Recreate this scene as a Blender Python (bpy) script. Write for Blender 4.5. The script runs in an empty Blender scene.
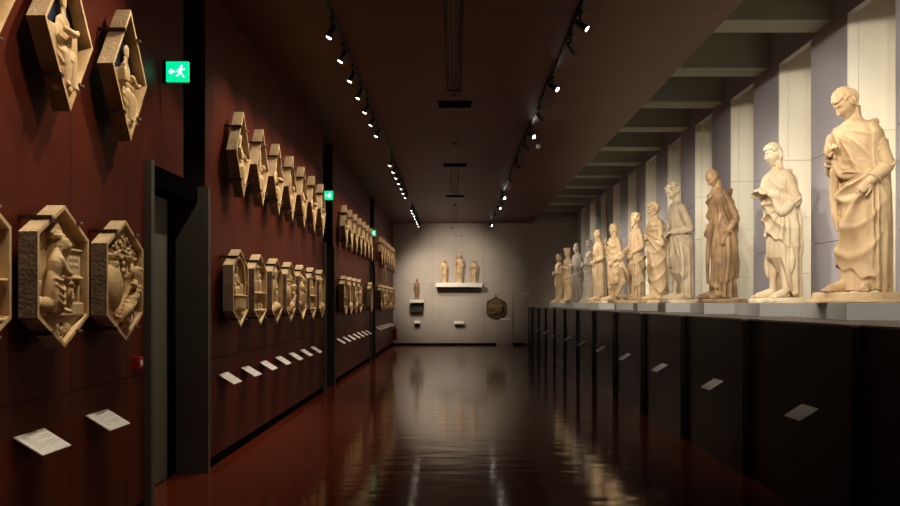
import bpy, bmesh, math, random
import numpy as np
from mathutils import Vector, Matrix, Euler

scene = bpy.context.scene
COL = scene.collection
PI = math.pi
rng = random.Random(7)

# ------------------------------------------------------------------ helpers
def link(o):
    COL.objects.link(o); return o

def tag(o, label=None, cat=None, group=None, kind=None):
    if label: o['label'] = label
    if cat: o['category'] = cat
    if group: o['group'] = group
    if kind: o['kind'] = kind
    return o

def empty(name, loc=(0, 0, 0), rz=0.0, label=None, cat=None, group=None):
    o = bpy.data.objects.new(name, None); link(o)
    o.empty_display_size = 0.1
    o.location = loc; o.rotation_euler = (0, 0, rz)
    return tag(o, label, cat, group)

def mesh_obj(name, me, mat=None, parent=None):
    if mat is not None:
        me.materials.clear(); me.materials.append(mat)
    o = bpy.data.objects.new(name, me); link(o)
    if parent is not None: o.parent = parent
    return o

def build(name, bm, mat=None, parent=None, smooth=False, bevel=0.0, kind=None):
    if bevel > 0:
        bmesh.ops.bevel(bm, geom=bm.edges[:], offset=bevel, segments=2, affect='EDGES', profile=0.6, clamp_overlap=True)
    bmesh.ops.recalc_face_normals(bm, faces=bm.faces[:])
    me = bpy.data.meshes.new(name); bm.to_mesh(me); bm.free()
    if smooth:
        me.polygons.foreach_set('use_smooth', [True] * len(me.polygons))
    o = mesh_obj(name, me, mat, parent)
    if kind: o['kind'] = kind
    return o

def copy_tree(o, parent=None):
    c = o.copy(); link(c)
    if parent is not None: c.parent = parent
    for ch in list(o.children):
        copy_tree(ch, c)
    return c

def box(bm, x0, x1, y0, y1, z0, z1):
    vs = [bm.verts.new(p) for p in ((x0,y0,z0),(x1,y0,z0),(x1,y1,z0),(x0,y1,z0),(x0,y0,z1),(x1,y0,z1),(x1,y1,z1),(x0,y1,z1))]
    for f in ((0,3,2,1),(4,5,6,7),(0,1,5,4),(1,2,6,5),(2,3,7,6),(3,0,4,7)):
        bm.faces.new([vs[i] for i in f])
    return vs

def obox(bm, M, sx, sy, sz):
    vs = box(bm, -sx/2, sx/2, -sy/2, sy/2, -sz/2, sz/2)
    for v in vs: v.co = M @ v.co
    return vs

def grid_mesh(bm, P, close_u=True):
    """P[row][col] -> lofted closed body with fan caps."""
    R, N = P.shape[0], P.shape[1]
    V = [[bm.verts.new(P[r, c]) for c in range(N)] for r in range(R)]
    for r in range(R - 1):
        for c in range(N):
            d = (c + 1) % N
            bm.faces.new((V[r][c], V[r][d], V[r+1][d], V[r+1][c]))
    for r, fl in ((0, True), (R - 1, False)):
        cv = bm.verts.new(P[r].mean(axis=0))
        for c in range(N):
            d = (c + 1) % N
            bm.faces.new((V[r][d], V[r][c], cv) if fl else (V[r][c], V[r][d], cv))

def catmull(pts, rads, sub=4):
    pts = [Vector(p) for p in pts]
    if len(pts) < 3 or sub <= 1: return pts, list(rads)
    op, orr = [], []
    n = len(pts)
    for i in range(n - 1):
        p0, p1, p2, p3 = pts[max(i-1,0)], pts[i], pts[i+1], pts[min(i+2,n-1)]
        for k in range(sub):
            t = k / sub
            op.append(0.5*((2*p1)+(p2-p0)*t+(2*p0-5*p1+4*p2-p3)*t*t+(3*p1-p0-3*p2+p3)*t*t*t))
            orr.append(rads[i]*(1-t)+rads[i+1]*t)
    op.append(pts[-1]); orr.append(rads[-1])
    return op, orr

def tube(bm, pts, rads, n=10, sub=4, flat=1.0, up=None):
    """tapered tube with domed ends; flat squashes it along 'up'."""
    if not hasattr(rads, '__len__'): rads = [rads] * len(pts)
    pts, rads = catmull(pts, rads, sub)
    m = len(pts)
    T = []
    for i in range(m):
        t = (pts[min(i+1, m-1)] - pts[max(i-1, 0)])
        T.append(t.normalized() if t.length > 1e-9 else Vector((0,0,1)))
    a = Vector(up) if up is not None else (Vector((0,0,1)) if abs(T[0].z) < 0.9 else Vector((1,0,0)))
    rows = []
    def ring(c, t, r, a):
        u = (a - t * a.dot(t)); u = u.normalized() if u.length > 1e-6 else t.orthogonal().normalized()
        v = t.cross(u)
        return [c + v*(r*math.cos(2*PI*k/n)) + u*(flat*r*math.sin(2*PI*k/n)) for k in range(n)], u
    for ang in (-70, -38):
        rr = rads[0]*math.cos(math.radians(ang)); dd = rads[0]*math.sin(math.radians(ang))
        q, _ = ring(pts[0] + T[0]*dd, T[0], rr, a); rows.append(q)
    for i in range(m):
        q, u = ring(pts[i], T[i], rads[i], a); rows.append(q)
        if up is None: a = u
    for ang in (38, 70):
        rr = rads[-1]*math.cos(math.radians(ang)); dd = rads[-1]*math.sin(math.radians(ang))
        q, _ = ring(pts[-1] + T[-1]*dd, T[-1], rr, a); rows.append(q)
    grid_mesh(bm, np.array([[tuple(v) for v in r] for r in rows]))

def ell(bm, c, r, rot=None, seg=16):
    if not hasattr(r, '__len__'): r = (r, r, r)
    M = Matrix.Translation(Vector(c))
    if rot is not None: M = M @ Euler(rot).to_matrix().to_4x4()
    M = M @ Matrix.Diagonal((r[0], r[1], r[2], 1))
    bmesh.ops.create_uvsphere(bm, u_segments=seg, v_segments=max(6, seg*2//3), radius=1.0, matrix=M)

def cyl(bm, p0, p1, r0, r1=None, n=20):
    r1 = r0 if r1 is None else r1
    p0, p1 = Vector(p0), Vector(p1)
    t = (p1 - p0).normalized(); u = t.orthogonal().normalized(); v = t.cross(u)
    rows = [[tuple(c + u*(r*math.cos(2*PI*k/n)) + v*(r*math.sin(2*PI*k/n))) for k in range(n)] for c, r in ((p0, r0), (p1, r1))]
    grid_mesh(bm, np.array(rows))

def remesh(name, bm, voxel, smooth=1, noise=0.0, seed=0):
    bmesh.ops.recalc_face_normals(bm, faces=bm.faces[:])
    me = bpy.data.meshes.new(name + '_src'); bm.to_mesh(me); bm.free()
    o = bpy.data.objects.new(name + '_src', me); link(o)
    m = o.modifiers.new('r', 'REMESH'); m.mode = 'VOXEL'; m.voxel_size = voxel; m.adaptivity = 0.0
    if smooth:
        s = o.modifiers.new('s', 'SMOOTH'); s.factor = 0.5; s.iterations = smooth
    dg = bpy.context.evaluated_depsgraph_get(); dg.update()
    out = bpy.data.meshes.new_from_object(o.evaluated_get(dg))
    bpy.data.objects.remove(o); bpy.data.meshes.remove(me)
    out.name = name
    if noise > 0:
        n = len(out.vertices)
        co = np.empty(n*3); out.vertices.foreach_get('co', co); co = co.reshape(-1, 3)
        no = np.empty(n*3); out.vertices.foreach_get('normal', no); no = no.reshape(-1, 3)
        co = co + no * (noise * snoise(co, 30, seed))[:, None]
        out.vertices.foreach_set('co', co.ravel())
    out.polygons.foreach_set('use_smooth', [True] * len(out.polygons))
    return out

def snoise(P, f, seed):
    r = np.random.RandomState(seed + 11)
    v = np.zeros(P.shape[:-1])
    for k in range(6):
        d = r.normal(size=3); d /= np.linalg.norm(d)
        v += np.sin((P @ d) * f * (0.6 + 0.9 * r.rand()) + r.rand() * 6.28)
    return v / 3.2

def sstep(x, a, b):
    t = np.clip((x - a) / (b - a), 0, 1); return t*t*(3-2*t)

# ------------------------------------------------------------------ materials
def nodes(name):
    m = bpy.data.materials.new(name); m.use_nodes = True
    nt = m.node_tree
    return m, nt, nt.nodes['Principled BSDF']

def pmat(name, c, rough=0.6, c2=None, scale=4.0, bump=0.0, bscale=None, metal=0.0, stretch=(1,1,1), spec=0.5, detail=5.0, ramp=(0.35, 0.7), crease_shade=0.0):
    m, nt, b = nodes(name)
    b.inputs['Roughness'].default_value = rough
    b.inputs['Metallic'].default_value = metal
    b.inputs['Specular IOR Level'].default_value = spec
    c2 = c2 or tuple(x*0.82 for x in c)
    tc = nt.nodes.new('ShaderNodeTexCoord'); mp = nt.nodes.new('ShaderNodeMapping')
    mp.inputs['Scale'].default_value = stretch
    nt.links.new(tc.outputs['Object'], mp.inputs['Vector'])
    no = nt.nodes.new('ShaderNodeTexNoise'); no.inputs['Scale'].default_value = scale; no.inputs['Detail'].default_value = detail
    nt.links.new(mp.outputs['Vector'], no.inputs['Vector'])
    cr = nt.nodes.new('ShaderNodeValToRGB')
    cr.color_ramp.elements[0].position, cr.color_ramp.elements[1].position = ramp
    cr.color_ramp.elements[0].color = (*c2, 1); cr.color_ramp.elements[1].color = (*c, 1)
    nt.links.new(no.outputs['Fac'], cr.inputs['Fac']); nt.links.new(cr.outputs['Color'], b.inputs['Base Color'])
    if crease_shade > 0:  # creases painted darker: shade of the folds put into the stone colour
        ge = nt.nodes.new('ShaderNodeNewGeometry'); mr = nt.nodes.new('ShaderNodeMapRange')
        mr.inputs['From Min'].default_value = .40; mr.inputs['From Max'].default_value = .52; mr.inputs['To Min'].default_value = crease_shade; mr.inputs['To Max'].default_value = 0
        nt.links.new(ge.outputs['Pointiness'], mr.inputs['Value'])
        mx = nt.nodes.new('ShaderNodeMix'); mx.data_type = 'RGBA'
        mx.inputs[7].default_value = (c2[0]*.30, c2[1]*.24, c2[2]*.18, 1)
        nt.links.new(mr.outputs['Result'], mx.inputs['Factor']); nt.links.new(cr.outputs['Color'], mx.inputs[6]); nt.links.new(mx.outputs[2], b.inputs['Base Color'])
    if bump > 0:
        n2 = nt.nodes.new('ShaderNodeTexNoise'); n2.inputs['Scale'].default_value = bscale or scale*6; n2.inputs['Detail'].default_value = 6
        nt.links.new(mp.outputs['Vector'], n2.inputs['Vector'])
        bp = nt.nodes.new('ShaderNodeBump'); bp.inputs['Strength'].default_value = bump; bp.inputs['Distance'].default_value = 0.01
        nt.links.new(n2.outputs['Fac'], bp.inputs['Height']); nt.links.new(bp.outputs['Normal'], b.inputs['Normal'])
    return m

def emat(name, c, strength):
    m, nt, b = nodes(name)
    b.inputs['Base Color'].default_value = (*[min(1, x) for x in c], 1)
    b.inputs['Emission Color'].default_value = (*c, 1)
    b.inputs['Emission Strength'].default_value = strength
    return m

M = {}
M['floor'] = None
def floor_mat():
    m, nt, b = nodes('polished_resin_floor')
    tc = nt.nodes.new('ShaderNodeTexCoord')
    n = nt.nodes.new('ShaderNodeTexNoise'); n.inputs['Scale'].default_value = 0.7; n.inputs['Detail'].default_value = 4
    nt.links.new(tc.outputs['Object'], n.inputs['Vector'])
    cr = nt.nodes.new('ShaderNodeValToRGB')
    cr.color_ramp.elements[0].color = (0.115, 0.020, 0.0075, 1); cr.color_ramp.elements[1].color = (0.15, 0.027, 0.010, 1)
    nt.links.new(n.outputs['Fac'], cr.inputs['Fac']); nt.links.new(cr.outputs['Color'], b.inputs['Base Color'])
    b.inputs['Roughness'].default_value = 0.10
    b.inputs['Specular IOR Level'].default_value = 0.36
    mp = nt.nodes.new('ShaderNodeMapping'); mp.inputs['Scale'].default_value = (0.7, 1.6, 1)
    nt.links.new(tc.outputs['Object'], mp.inputs['Vector'])
    n2 = nt.nodes.new('ShaderNodeTexNoise'); n2.inputs['Scale'].default_value = 2.2; n2.inputs['Detail'].default_value = 1.5
    nt.links.new(mp.outputs['Vector'], n2.inputs['Vector'])
    bp = nt.nodes.new('ShaderNodeBump'); bp.inputs['Strength'].default_value = 0.15; bp.inputs['Distance'].default_value = 0.03
    nt.links.new(n2.outputs['Fac'], bp.inputs['Height']); nt.links.new(bp.outputs['Normal'], b.inputs['Normal'])
    return m
M['floor'] = floor_mat()
M['redwall'] = pmat('red_brown_wall_panel', (0.115, 0.0195, 0.009), 0.50, (0.09, 0.0145, 0.006), 2.0, stretch=(1, 1, 0.25), spec=0.15)
M['ceil'] = pmat('dark_wood_ceiling', (0.125, 0.035, 0.020), 0.5, (0.095, 0.026, 0.015), 3.0, stretch=(0.5, 6, 1), spec=0.3)
M['joint'] = pmat('black_joint', (0.006, 0.004, 0.004), 0.8)
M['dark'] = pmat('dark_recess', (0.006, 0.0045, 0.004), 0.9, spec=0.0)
M['door'] = pmat('grey_green_door_metal', (0.17, 0.165, 0.13), 0.5, spec=0.3)
M['doordark'] = pmat('dark_bronze_frame', (0.11, 0.105, 0.085), 0.5, spec=0.3)
M['plaster'] = pmat('beige_plaster', (0.46, 0.415, 0.37), 0.85, (0.42, 0.375, 0.335), 1.5)
M['pillar'] = pmat('lavender_grey_pillar', (0.44, 0.42, 0.46), 0.7, (0.41, 0.39, 0.43), 1.2)
M['cream'] = pmat('cream_plaster', (0.90, 0.86, 0.74), 0.8, (0.87, 0.83, 0.71), 1.2)
M['pjoint'] = pmat('pillar_joint', (0.13, 0.12, 0.11), 0.9)
M['beam'] = pmat('olive_grey_beam', (0.43, 0.43, 0.34), 0.8, (0.39, 0.39, 0.31), 1.5)
M['plinth'] = pmat('black_plinth', (0.0042, 0.0032, 0.0032), 0.36, spec=0.12)
M['lip'] = pmat('dark_grey_lip', (0.10, 0.095, 0.09), 0.45)
M['slab'] = pmat('grey_stone_slab', (0.34, 0.34, 0.345), 0.6, (0.30, 0.30, 0.305), 3)
M['marble'] = pmat('warm_marble', (0.70, 0.52, 0.31), 0.6, (0.44, 0.28, 0.14), 2.6, bump=0.25, bscale=60, ramp=(0.28, 0.58), crease_shade=.75)
M['marble_pale'] = pmat('pale_marble', (0.76, 0.64, 0.46), 0.6, (0.50, 0.37, 0.22), 2.8, bump=0.25, bscale=60, ramp=(0.30, 0.60), crease_shade=.7)
M['marble_brown'] = pmat('brown_marble', (0.40, 0.26, 0.13), 0.55, (0.15, 0.085, 0.04), 3.2, bump=0.25, bscale=60, ramp=(0.34, 0.66), crease_shade=.8)
M['marble_grey'] = pmat('greyish_marble', (0.62, 0.56, 0.48), 0.6, (0.44, 0.37, 0.30), 4.0, bump=0.25, bscale=60, crease_shade=.7)
M['relief'] = pmat('tan_relief_marble', (0.86, 0.65, 0.36), 0.65, (0.58, 0.38, 0.18), 5.0, bump=0.3, bscale=70, crease_shade=.8)
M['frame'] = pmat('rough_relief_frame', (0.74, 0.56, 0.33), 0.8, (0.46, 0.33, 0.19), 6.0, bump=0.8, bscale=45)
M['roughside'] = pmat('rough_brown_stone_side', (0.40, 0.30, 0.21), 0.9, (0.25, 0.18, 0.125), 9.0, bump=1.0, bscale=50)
M['blue'] = pmat('blue_glazed_ground', (0.020, 0.028, 0.065), 0.35, (0.010, 0.014, 0.04), 6)
M['iron'] = pmat('dark_iron_bracket', (0.11, 0.095, 0.085), 0.45, metal=0.6)
M['steel'] = pmat('steel_clip', (0.55, 0.55, 0.53), 0.3, metal=0.9)
M['card'] = pmat('white_label_card', (0.80, 0.78, 0.74), 0.6, (0.78, 0.76, 0.72))
M['cardgrey'] = pmat('grey_label_card', (0.42, 0.40, 0.39), 0.5, (0.40, 0.38, 0.37))
M['ink'] = pmat('grey_print', (0.50, 0.485, 0.47), 0.7)
M['black'] = pmat('black_metal', (0.012, 0.012, 0.012), 0.4, metal=0.3)
M['lampgrey'] = pmat('dark_grey_lamp_metal', (0.05, 0.05, 0.05), 0.4, metal=0.4)
M['white'] = pmat('white_paint', (0.75, 0.73, 0.68), 0.6, (0.73, 0.71, 0.66))
M['under_shadow'] = pmat('painted_black_shadow', (0.03, 0.025, 0.022), 0.8)  # black that stands in for shade under shelves and captions
M['red'] = pmat('red_enamel', (0.45, 0.02, 0.015), 0.35)
M['green'] = emat('lit_green_sign', (0.0, 0.55, 0.22), 1.6)
M['signwhite'] = emat('lit_white_pictogram', (0.75, 1.0, 0.85), 2.2)
M['lens'] = emat('lamp_glow', (1.0, 0.86, 0.66), 22.0)
M['lens2'] = emat('lamp_glow_bright', (1.0, 0.90, 0.74), 40.0)
M['ventgrey'] = pmat('dark_perforated_metal', (0.13, 0.070, 0.052), 0.6)
def perf_mat():
    m, nt, b = nodes('perforated_plate')
    tc = nt.nodes.new('ShaderNodeTexCoord'); br = nt.nodes.new('ShaderNodeTexBrick')
    br.offset = 0.0; br.inputs['Scale'].default_value = 1.0; br.inputs['Brick Width'].default_value = .05; br.inputs['Row Height'].default_value = .09
    br.inputs['Mortar Size'].default_value = .012
    for k, c in (('Color1', (.012, .008, .007, 1)), ('Color2', (.016, .010, .008, 1)), ('Mortar', (.16, .095, .07, 1))): br.inputs[k].default_value = c
    nt.links.new(tc.outputs['Object'], br.inputs['Vector']); nt.links.new(br.outputs['Color'], b.inputs['Base Color'])
    b.inputs['Roughness'].default_value = .6
    return m
M['perf'] = perf_mat()
M['gold'] = pmat('aged_gold_brown', (0.30, 0.20, 0.075), 0.5, (0.10, 0.07, 0.03), 8)
M['bronze'] = pmat('dark_brown_rim', (0.10, 0.07, 0.045), 0.6)

# ------------------------------------------------------------------ camera
EYE = 1.65; F = 880.0
cam = bpy.data.cameras.new('camera'); co = bpy.data.objects.new('camera', cam); link(co)
co.location = (0, 0, EYE); co.rotation_euler = (PI/2, 0, 0)
cam.sensor_width = 36; cam.lens = F/900*36
cam.shift_x = -5/900; cam.shift_y = 50/900
cam.clip_start = 0.05; cam.clip_end = 200
scene.camera = co

# ------------------------------------------------------------------ setting
XL, XR, YF, ZC = -2.44, 4.72, 34.6, 4.79
XCE = 3.0                # right edge of the dropped ceiling
Y0 = -2.0
b = bmesh.new(); box(b, -3.4, 5.4, Y0, YF+0.3, -0.2, 0.0); build('floor', b, M['floor'], kind='structure')

b = bmesh.new()
ys = [Y0 + 1.9*k for k in range(21)]
for a, c in zip(ys, ys[1:]):
    c = min(c, YF)
    if c <= a: continue
    for x0, x1 in ((-3.0, -0.115), (0.085, XCE)):
        box(b, x0+0.003, x1-0.003, a+0.003, c-0.003, ZC, ZC+0.05)
    for y0, y1 in ((a, min(c, 1.0)), (13.1, 13.1)):
        pass
for y0, y1 in ((Y0, 7.0), (13.05, 21.0), (25.0, 30.0), (34.0, YF)):
    box(b, -0.115, 0.085, y0, y1, ZC, ZC+0.05)
build('ceiling', b, M['ceil'], kind='structure')
b = bmesh.new(); box(b, -3.4, XCE-0.01, Y0, YF, ZC+0.055, ZC+0.34); build('ceiling', b, M['dark'], kind='structure')
b = bmesh.new(); box(b, XCE-0.4, 5.4, Y0, YF+0.3, 6.05, 6.2); build('ceiling', b, M['beam'], kind='structure')

SECT = [(Y0, 6.93), (8.59, 16.27), (17.55, 25.3), (26.5, YF)]
PITCH = 0.95
FIRST = [4.16, 9.32, 18.3, 27.3]
b = bmesh.new()
for (a, c), f in zip(SECT, FIRST):
    cuts = [a] + [f - PITCH/2 + PITCH*k for k in range(-8, 12) if a + 0.1 < f - PITCH/2 + PITCH*k < c - 0.1] + [c]
    zs = [0.10, 1.09, 4.05, ZC]
    for y0, y1 in zip(cuts, cuts[1:]):
        for z0, z1 in zip(zs, zs[1:]):
            box(b, XL-0.02, XL, y0+0.003, y1-0.003, z0+0.003, z1-0.003)
build('wall_left', b, M['redwall'], kind='structure')
b = bmesh.new()
for (a, c) in SECT:
    box(b, XL-0.25, XL-0.021, a, c, 0.0, ZC)
build('wall_left', b, M['joint'], kind='structure')
b = bmesh.new()
for (a, c) in SECT:
    box(b, XL-0.0215, XL-0.008, a, c, 0.0, 0.1)
build('baseboard_left', b, M['dark'], kind='structure')
# recess behind the doorways
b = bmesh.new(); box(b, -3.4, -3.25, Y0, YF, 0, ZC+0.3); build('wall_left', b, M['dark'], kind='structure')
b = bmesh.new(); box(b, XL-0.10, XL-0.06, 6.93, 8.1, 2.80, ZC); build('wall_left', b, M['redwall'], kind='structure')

def portal(n, y0, y1, leaf):
    e = empty('door_%d' % n, (XL, y0, 0)); e['kind'] = 'structure'
    w = y1 - y0
    b = bmesh.new()
    box(b, -0.30, 0.055, -0.02, 0.055, 0, 2.78)
    box(b, -0.30, 0.045, w-0.05, w+0.03, 0, 2.78)
    build('frame', b, M['doordark'], e)
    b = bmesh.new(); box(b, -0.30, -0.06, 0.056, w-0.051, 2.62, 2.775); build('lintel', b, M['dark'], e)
    b = bmesh.new()
    box(b, -0.30, -0.26, 0.06, 0.06+leaf, 0.01, 2.655)
    lf = build('door_leaf', b, M['door'], e, bevel=0.004)
    b = bmesh.new()
    tube(b, [(-0.25, leaf*0.5, 0.97), (-0.21, leaf*0.5, 0.97), (-0.21, leaf*0.5, 1.17), (-0.25, leaf*0.5, 1.17)], 0.012, n=8, sub=3)
    build('handle', b, M['black'], lf, smooth=True)
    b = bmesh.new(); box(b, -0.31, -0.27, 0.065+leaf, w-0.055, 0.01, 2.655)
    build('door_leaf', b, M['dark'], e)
portal(1, 6.93, 8.59, 1.27)
portal(2, 16.27, 17.55, 0.6)
portal(3, 25.3, 26.5, 0.6)

# far wall, with joints
b = bmesh.new()
for x0, x1 in ((-3.3, -0.9), (-0.9, 1.12), (1.12, 2.72), (2.72, 5.4)):
    for z0, z1 in ((0.06, 2.42), (2.42, 6.05)):
        box(b, x0+0.003, x1-0.003, YF, YF+0.1, z0+0.003, z1-0.003)
build('wall_far', b, M['plaster'], kind='structure')
b = bmesh.new(); box(b, -3.4, 5.4, YF+0.02, YF+0.25, 0, 6.1); build('wall_far', b, M['pjoint'], kind='structure')
b = bmesh.new(); box(b, -3.0, 2.7, YF-0.015, YF+0.005, 0, 0.075); build('baseboard_far', b, M['dark'], kind='structure')
# wall behind the camera
b = bmesh.new(); box(b, -3.4, 5.4, Y0-0.2, Y0, 0, 6.1); build('wall_near', b, M['dark'], kind='structure')

# right wall: pillars, recesses, lintel
PP = 2.24
pil = [10.6 + PP*k for k in range(-5, 11)]
LP = 1.07
for k, yn in enumerate(pil):
    e = empty('trim_%d' % (k+1), (XR, yn, 0)); e['kind'] = 'structure'
    y1 = min(LP, YF - yn - 0.01)
    b = bmesh.new(); zs = [1.3, 2.42, 3.55, 5.12]
    for z0, z1 in zip(zs, zs[1:]):
        box(b, 0, 0.05, 0.0, y1, z0+0.004, z1-0.004)
    build('face', b, M['pillar'], e)
    b = bmesh.new()
    for z0, z1 in zip([1.3, 2.08, 2.9, 3.73], [2.08, 2.9, 3.73, 6.04]):
        box(b, 0.006, 0.13, -0.02, 0.02, z0+0.004, z1-0.004)
        box(b, 0.136, 0.62, -0.02, 0.02, z0+0.004, z1-0.004)
    build('reveal', b, M['cream'], e)
    b = bmesh.new(); box(b, 0.09, 0.62, 0.005, y1-0.005, 1.3, 6.04); build('core', b, M['cream'], e)
b = bmesh.new()
box(b, XR+0.6, XR+0.7, Y0, YF, 0, 6.1); build('wall_right', b, M['cream'], kind='structure')
b = bmesh.new(); box(b, XR-.004, XR+0.085, Y0, YF, 5.13, 6.05); build('wall_right', b, M['pillar'], kind='structure')
b = bmesh.new(); box(b, XR-0.02, XR+0.62, Y0, YF, 0, 1.32); build('wall_right', b, M['pillar'], kind='structure')
for k, yn in enumerate(pil):
    if yn + 0.9 > YF: break
    b = bmesh.new(); box(b, XCE-0.35, XR-0.001, yn+0.40, yn+0.92, 5.19, 6.05)
    o = build('trim_%d' % (k+30), b, M['beam'], kind='structure')

# ------------------------------------------------------------------ figure modelling
def head(bm, c, R, hair='short', beard=0.0, seed=0, scale=1.0, nv=40, nu=56):
    """head whose face looks along -Y before rotation R (3x3)."""
    v = np.linspace(0.02, PI-0.02, nv)[:, None]; u = np.linspace(0, 2*PI, nu, endpoint=False)[None, :]
    dx = np.sin(v)*np.sin(u); dy = -np.sin(v)*np.cos(u); dz = np.cos(v)*np.ones_like(u)
    x, y, z = 0.074*dx, 0.098*dy, 0.122*dz
    low = sstep(-z, 0.0, 0.11)
    x = x*(1 - 0.30*low); y = np.where(y > 0, y*(1-0.45*low), y*(1-0.10*low))
    front = sstep(-dy, 0.15, 0.6)
    def g(px, pz, sx, sz): return np.exp(-((x-px)/sx)**2 - ((z-pz)/sz)**2) * front
    d = np.zeros_like(x)
    t = np.clip((.036 - z)/.058, 0, 1)
    d += .027*t**1.1*(1 - sstep(-z, .020, .034))*np.exp(-(x/(.009 + .005*t))**2)*front
    d += 0.006*g(.012, -.022, .008, .008) + 0.006*g(-.012, -.022, .008, .008)
    for s in (-1, 1):
        d -= 0.012*g(s*.030, .016, .017, .012)
        d += 0.008*g(s*.030, .015, .011, .0065) - .004*g(s*.030, .015, .014, .0016)
        d += 0.006*g(s*.030, .040, .024, .011)
        d += 0.005*g(s*.042, -.018, .018, .018)
    d += 0.008*g(0, -.048, .022, .007) + 0.007*g(0, -.064, .018, .007) - 0.009*g(0, -.0565, .026, .0035)
    d += 0.012*g(0, -.098, .022, .016)
    P = np.stack([x, y, z], -1)
    zr = z
    z = z + .010*snoise(P, 55, seed+5)
    if hair != 'bald':
        if hair in ('short', 'crown', 'curly'):
            hm = np.maximum(np.maximum(sstep(z, 0.052, 0.070), sstep(y, -.040, -.018)*sstep(z, .018, .036)), sstep(y, .018, .036)*sstep(z, -.072, -.050))
        else: hm = np.maximum(sstep(z, 0.058, 0.078), sstep(y, -0.042, -0.018)*sstep(z, -0.06 if hair != 'long' else -0.14, -0.03))
        amp = {'short': .015, 'curly': .024, 'long': .026, 'hood': .02, 'crown': .014}[hair]
        curl = np.abs(snoise(P*np.array([1, 1, 1 if hair == 'curly' else .55]), 85 if hair == 'curly' else 75, seed))**.8
        d += hm*(amp*.75 + (.75 if hair == 'curly' else 1.0)*amp*curl)
    else:
        d += 0.0015*snoise(P, 30, seed)
    z = zr
    if beard > 0:
        bmk = sstep(-z, 0.040, 0.062)*front*(1 - 0.75*np.exp(-((z+.056)/.008)**2 - (x/.022)**2))
        d += bmk*(0.014 + 0.012*np.abs(snoise(P, 90, seed+3)))
        z = z - bmk*beard*sstep(-z, 0.055, 0.12)
    x, y, z = x + d*dx, y + d*dy, z + d*dz*0.6
    P = np.stack([x, y, z], -1)*scale
    Rm = np.array(R)
    P = P @ Rm.T + np.array(c)
    grid_mesh(bm, P[:, ::-1])
    for s in (-1, 1):
        if hair not in ('long', 'hood'):
            ell(bm, Vector(c) + R @ Vector((s*.076*scale, .008*scale, .002*scale)), (.010*scale, .020*scale, .032*scale), R.to_euler(), 8)
    if hair == 'crown':
        for k in range(12):
            a = 2*PI*k/12
            p0 = R @ Vector((.082*math.sin(a), .100*math.cos(a), .062))*scale; p1 = R @ Vector((.088*math.sin(a), .106*math.cos(a), .15))*scale
            tube(bm, [Vector(c)+p0, Vector(c)+(p0+p1)/2, Vector(c)+p1], [.026*scale, .02*scale, .008*scale], n=6, sub=1)
    if hair == 'hood':
        tube(bm, [Vector(c)+R @ Vector(q)*scale for q in ((-.085,-.03,-.10),(-.09,-.02,.03),(-.05,-.03,.125),(0,-.03,.145),(.05,-.03,.125),(.09,-.02,.03),(.085,-.03,-.10))], .020*scale, n=8)
    if hair == 'bun':
        pass

def hand(bm, w, d, up, side=1, curl=0.6, s=1.0):
    """palm at wrist w pointing along d, back of the hand towards up; five fingers."""
    w = Vector(w); d = Vector(d).normalized(); up = Vector(up); up = (up - d*up.dot(d)).normalized()
    r = d.cross(up).normalized()*side
    pc = w + d*.045*s
    tube(bm, [w, pc, w + d*.085*s], [.028*s, .040*s, .040*s], n=12, sub=3, flat=0.45, up=up)
    L = (.070, .080, .076, .058)
    for k in range(4):
        q = w + d*(.085 - .006*abs(k-1.2))*s + r*((k-1.5)*.0205*s)
        pts = [q]; a = 0.15
        for seg in (0.45, 0.32, 0.23):
            a += curl*(0.55 + .06*k)
            dirv = d*math.cos(a) - up*math.sin(a)
            pts.append(pts[-1] + dirv*L[k]*seg*s*1.15)
        tube(bm, pts, [.0112*s, .0105*s, .0095*s, .008*s], n=8, sub=2)
    q = w + d*.025*s - r*.030*s
    t1 = (d*.6 - r*.7 - up*.25*curl).normalized(); t2 = (d*.9 - r*.15 - up*.5*curl).normalized()
    tube(bm, [q, q + t1*.035*s, q + t1*.035*s + t2*.032*s, q + t1*.035*s + t2*.055*s], [.016*s, .0135*s, .011*s, .009*s], n=8, sub=2)

def foot(bm, heel, yaw, s=1.0):
    h = Vector(heel); f = Vector((math.sin(yaw), -math.cos(yaw), 0)); r = Vector((math.cos(yaw), math.sin(yaw), 0))
    tube(bm, [h + Vector((0,0,.075))*s, h + f*.05*s + Vector((0,0,.055))*s, h + f*.13*s + Vector((0,0,.032))*s, h + f*.18*s + Vector((0,0,.022))*s], [.040*s, .042*s, .040*s, .036*s], n=12, sub=3)
    tube(bm, [h + Vector((0,0,.028))*s - f*.02*s, h + f*.06*s + Vector((0,0,.022))*s], [.030*s, .026*s], n=10, sub=1)
    for k in range(5):
        q = h + f*(.185 - .008*k)*s + r*((k-2)*.0165*s) + Vector((0,0,.018))*s
        tube(bm, [q, q + f*.028*s + Vector((0,0,.004))*s, q + f*.048*s - Vector((0,0,.003))*s], [.0125*s if k else .016*s, .0115*s, .009*s], n=8, sub=2)

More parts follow.
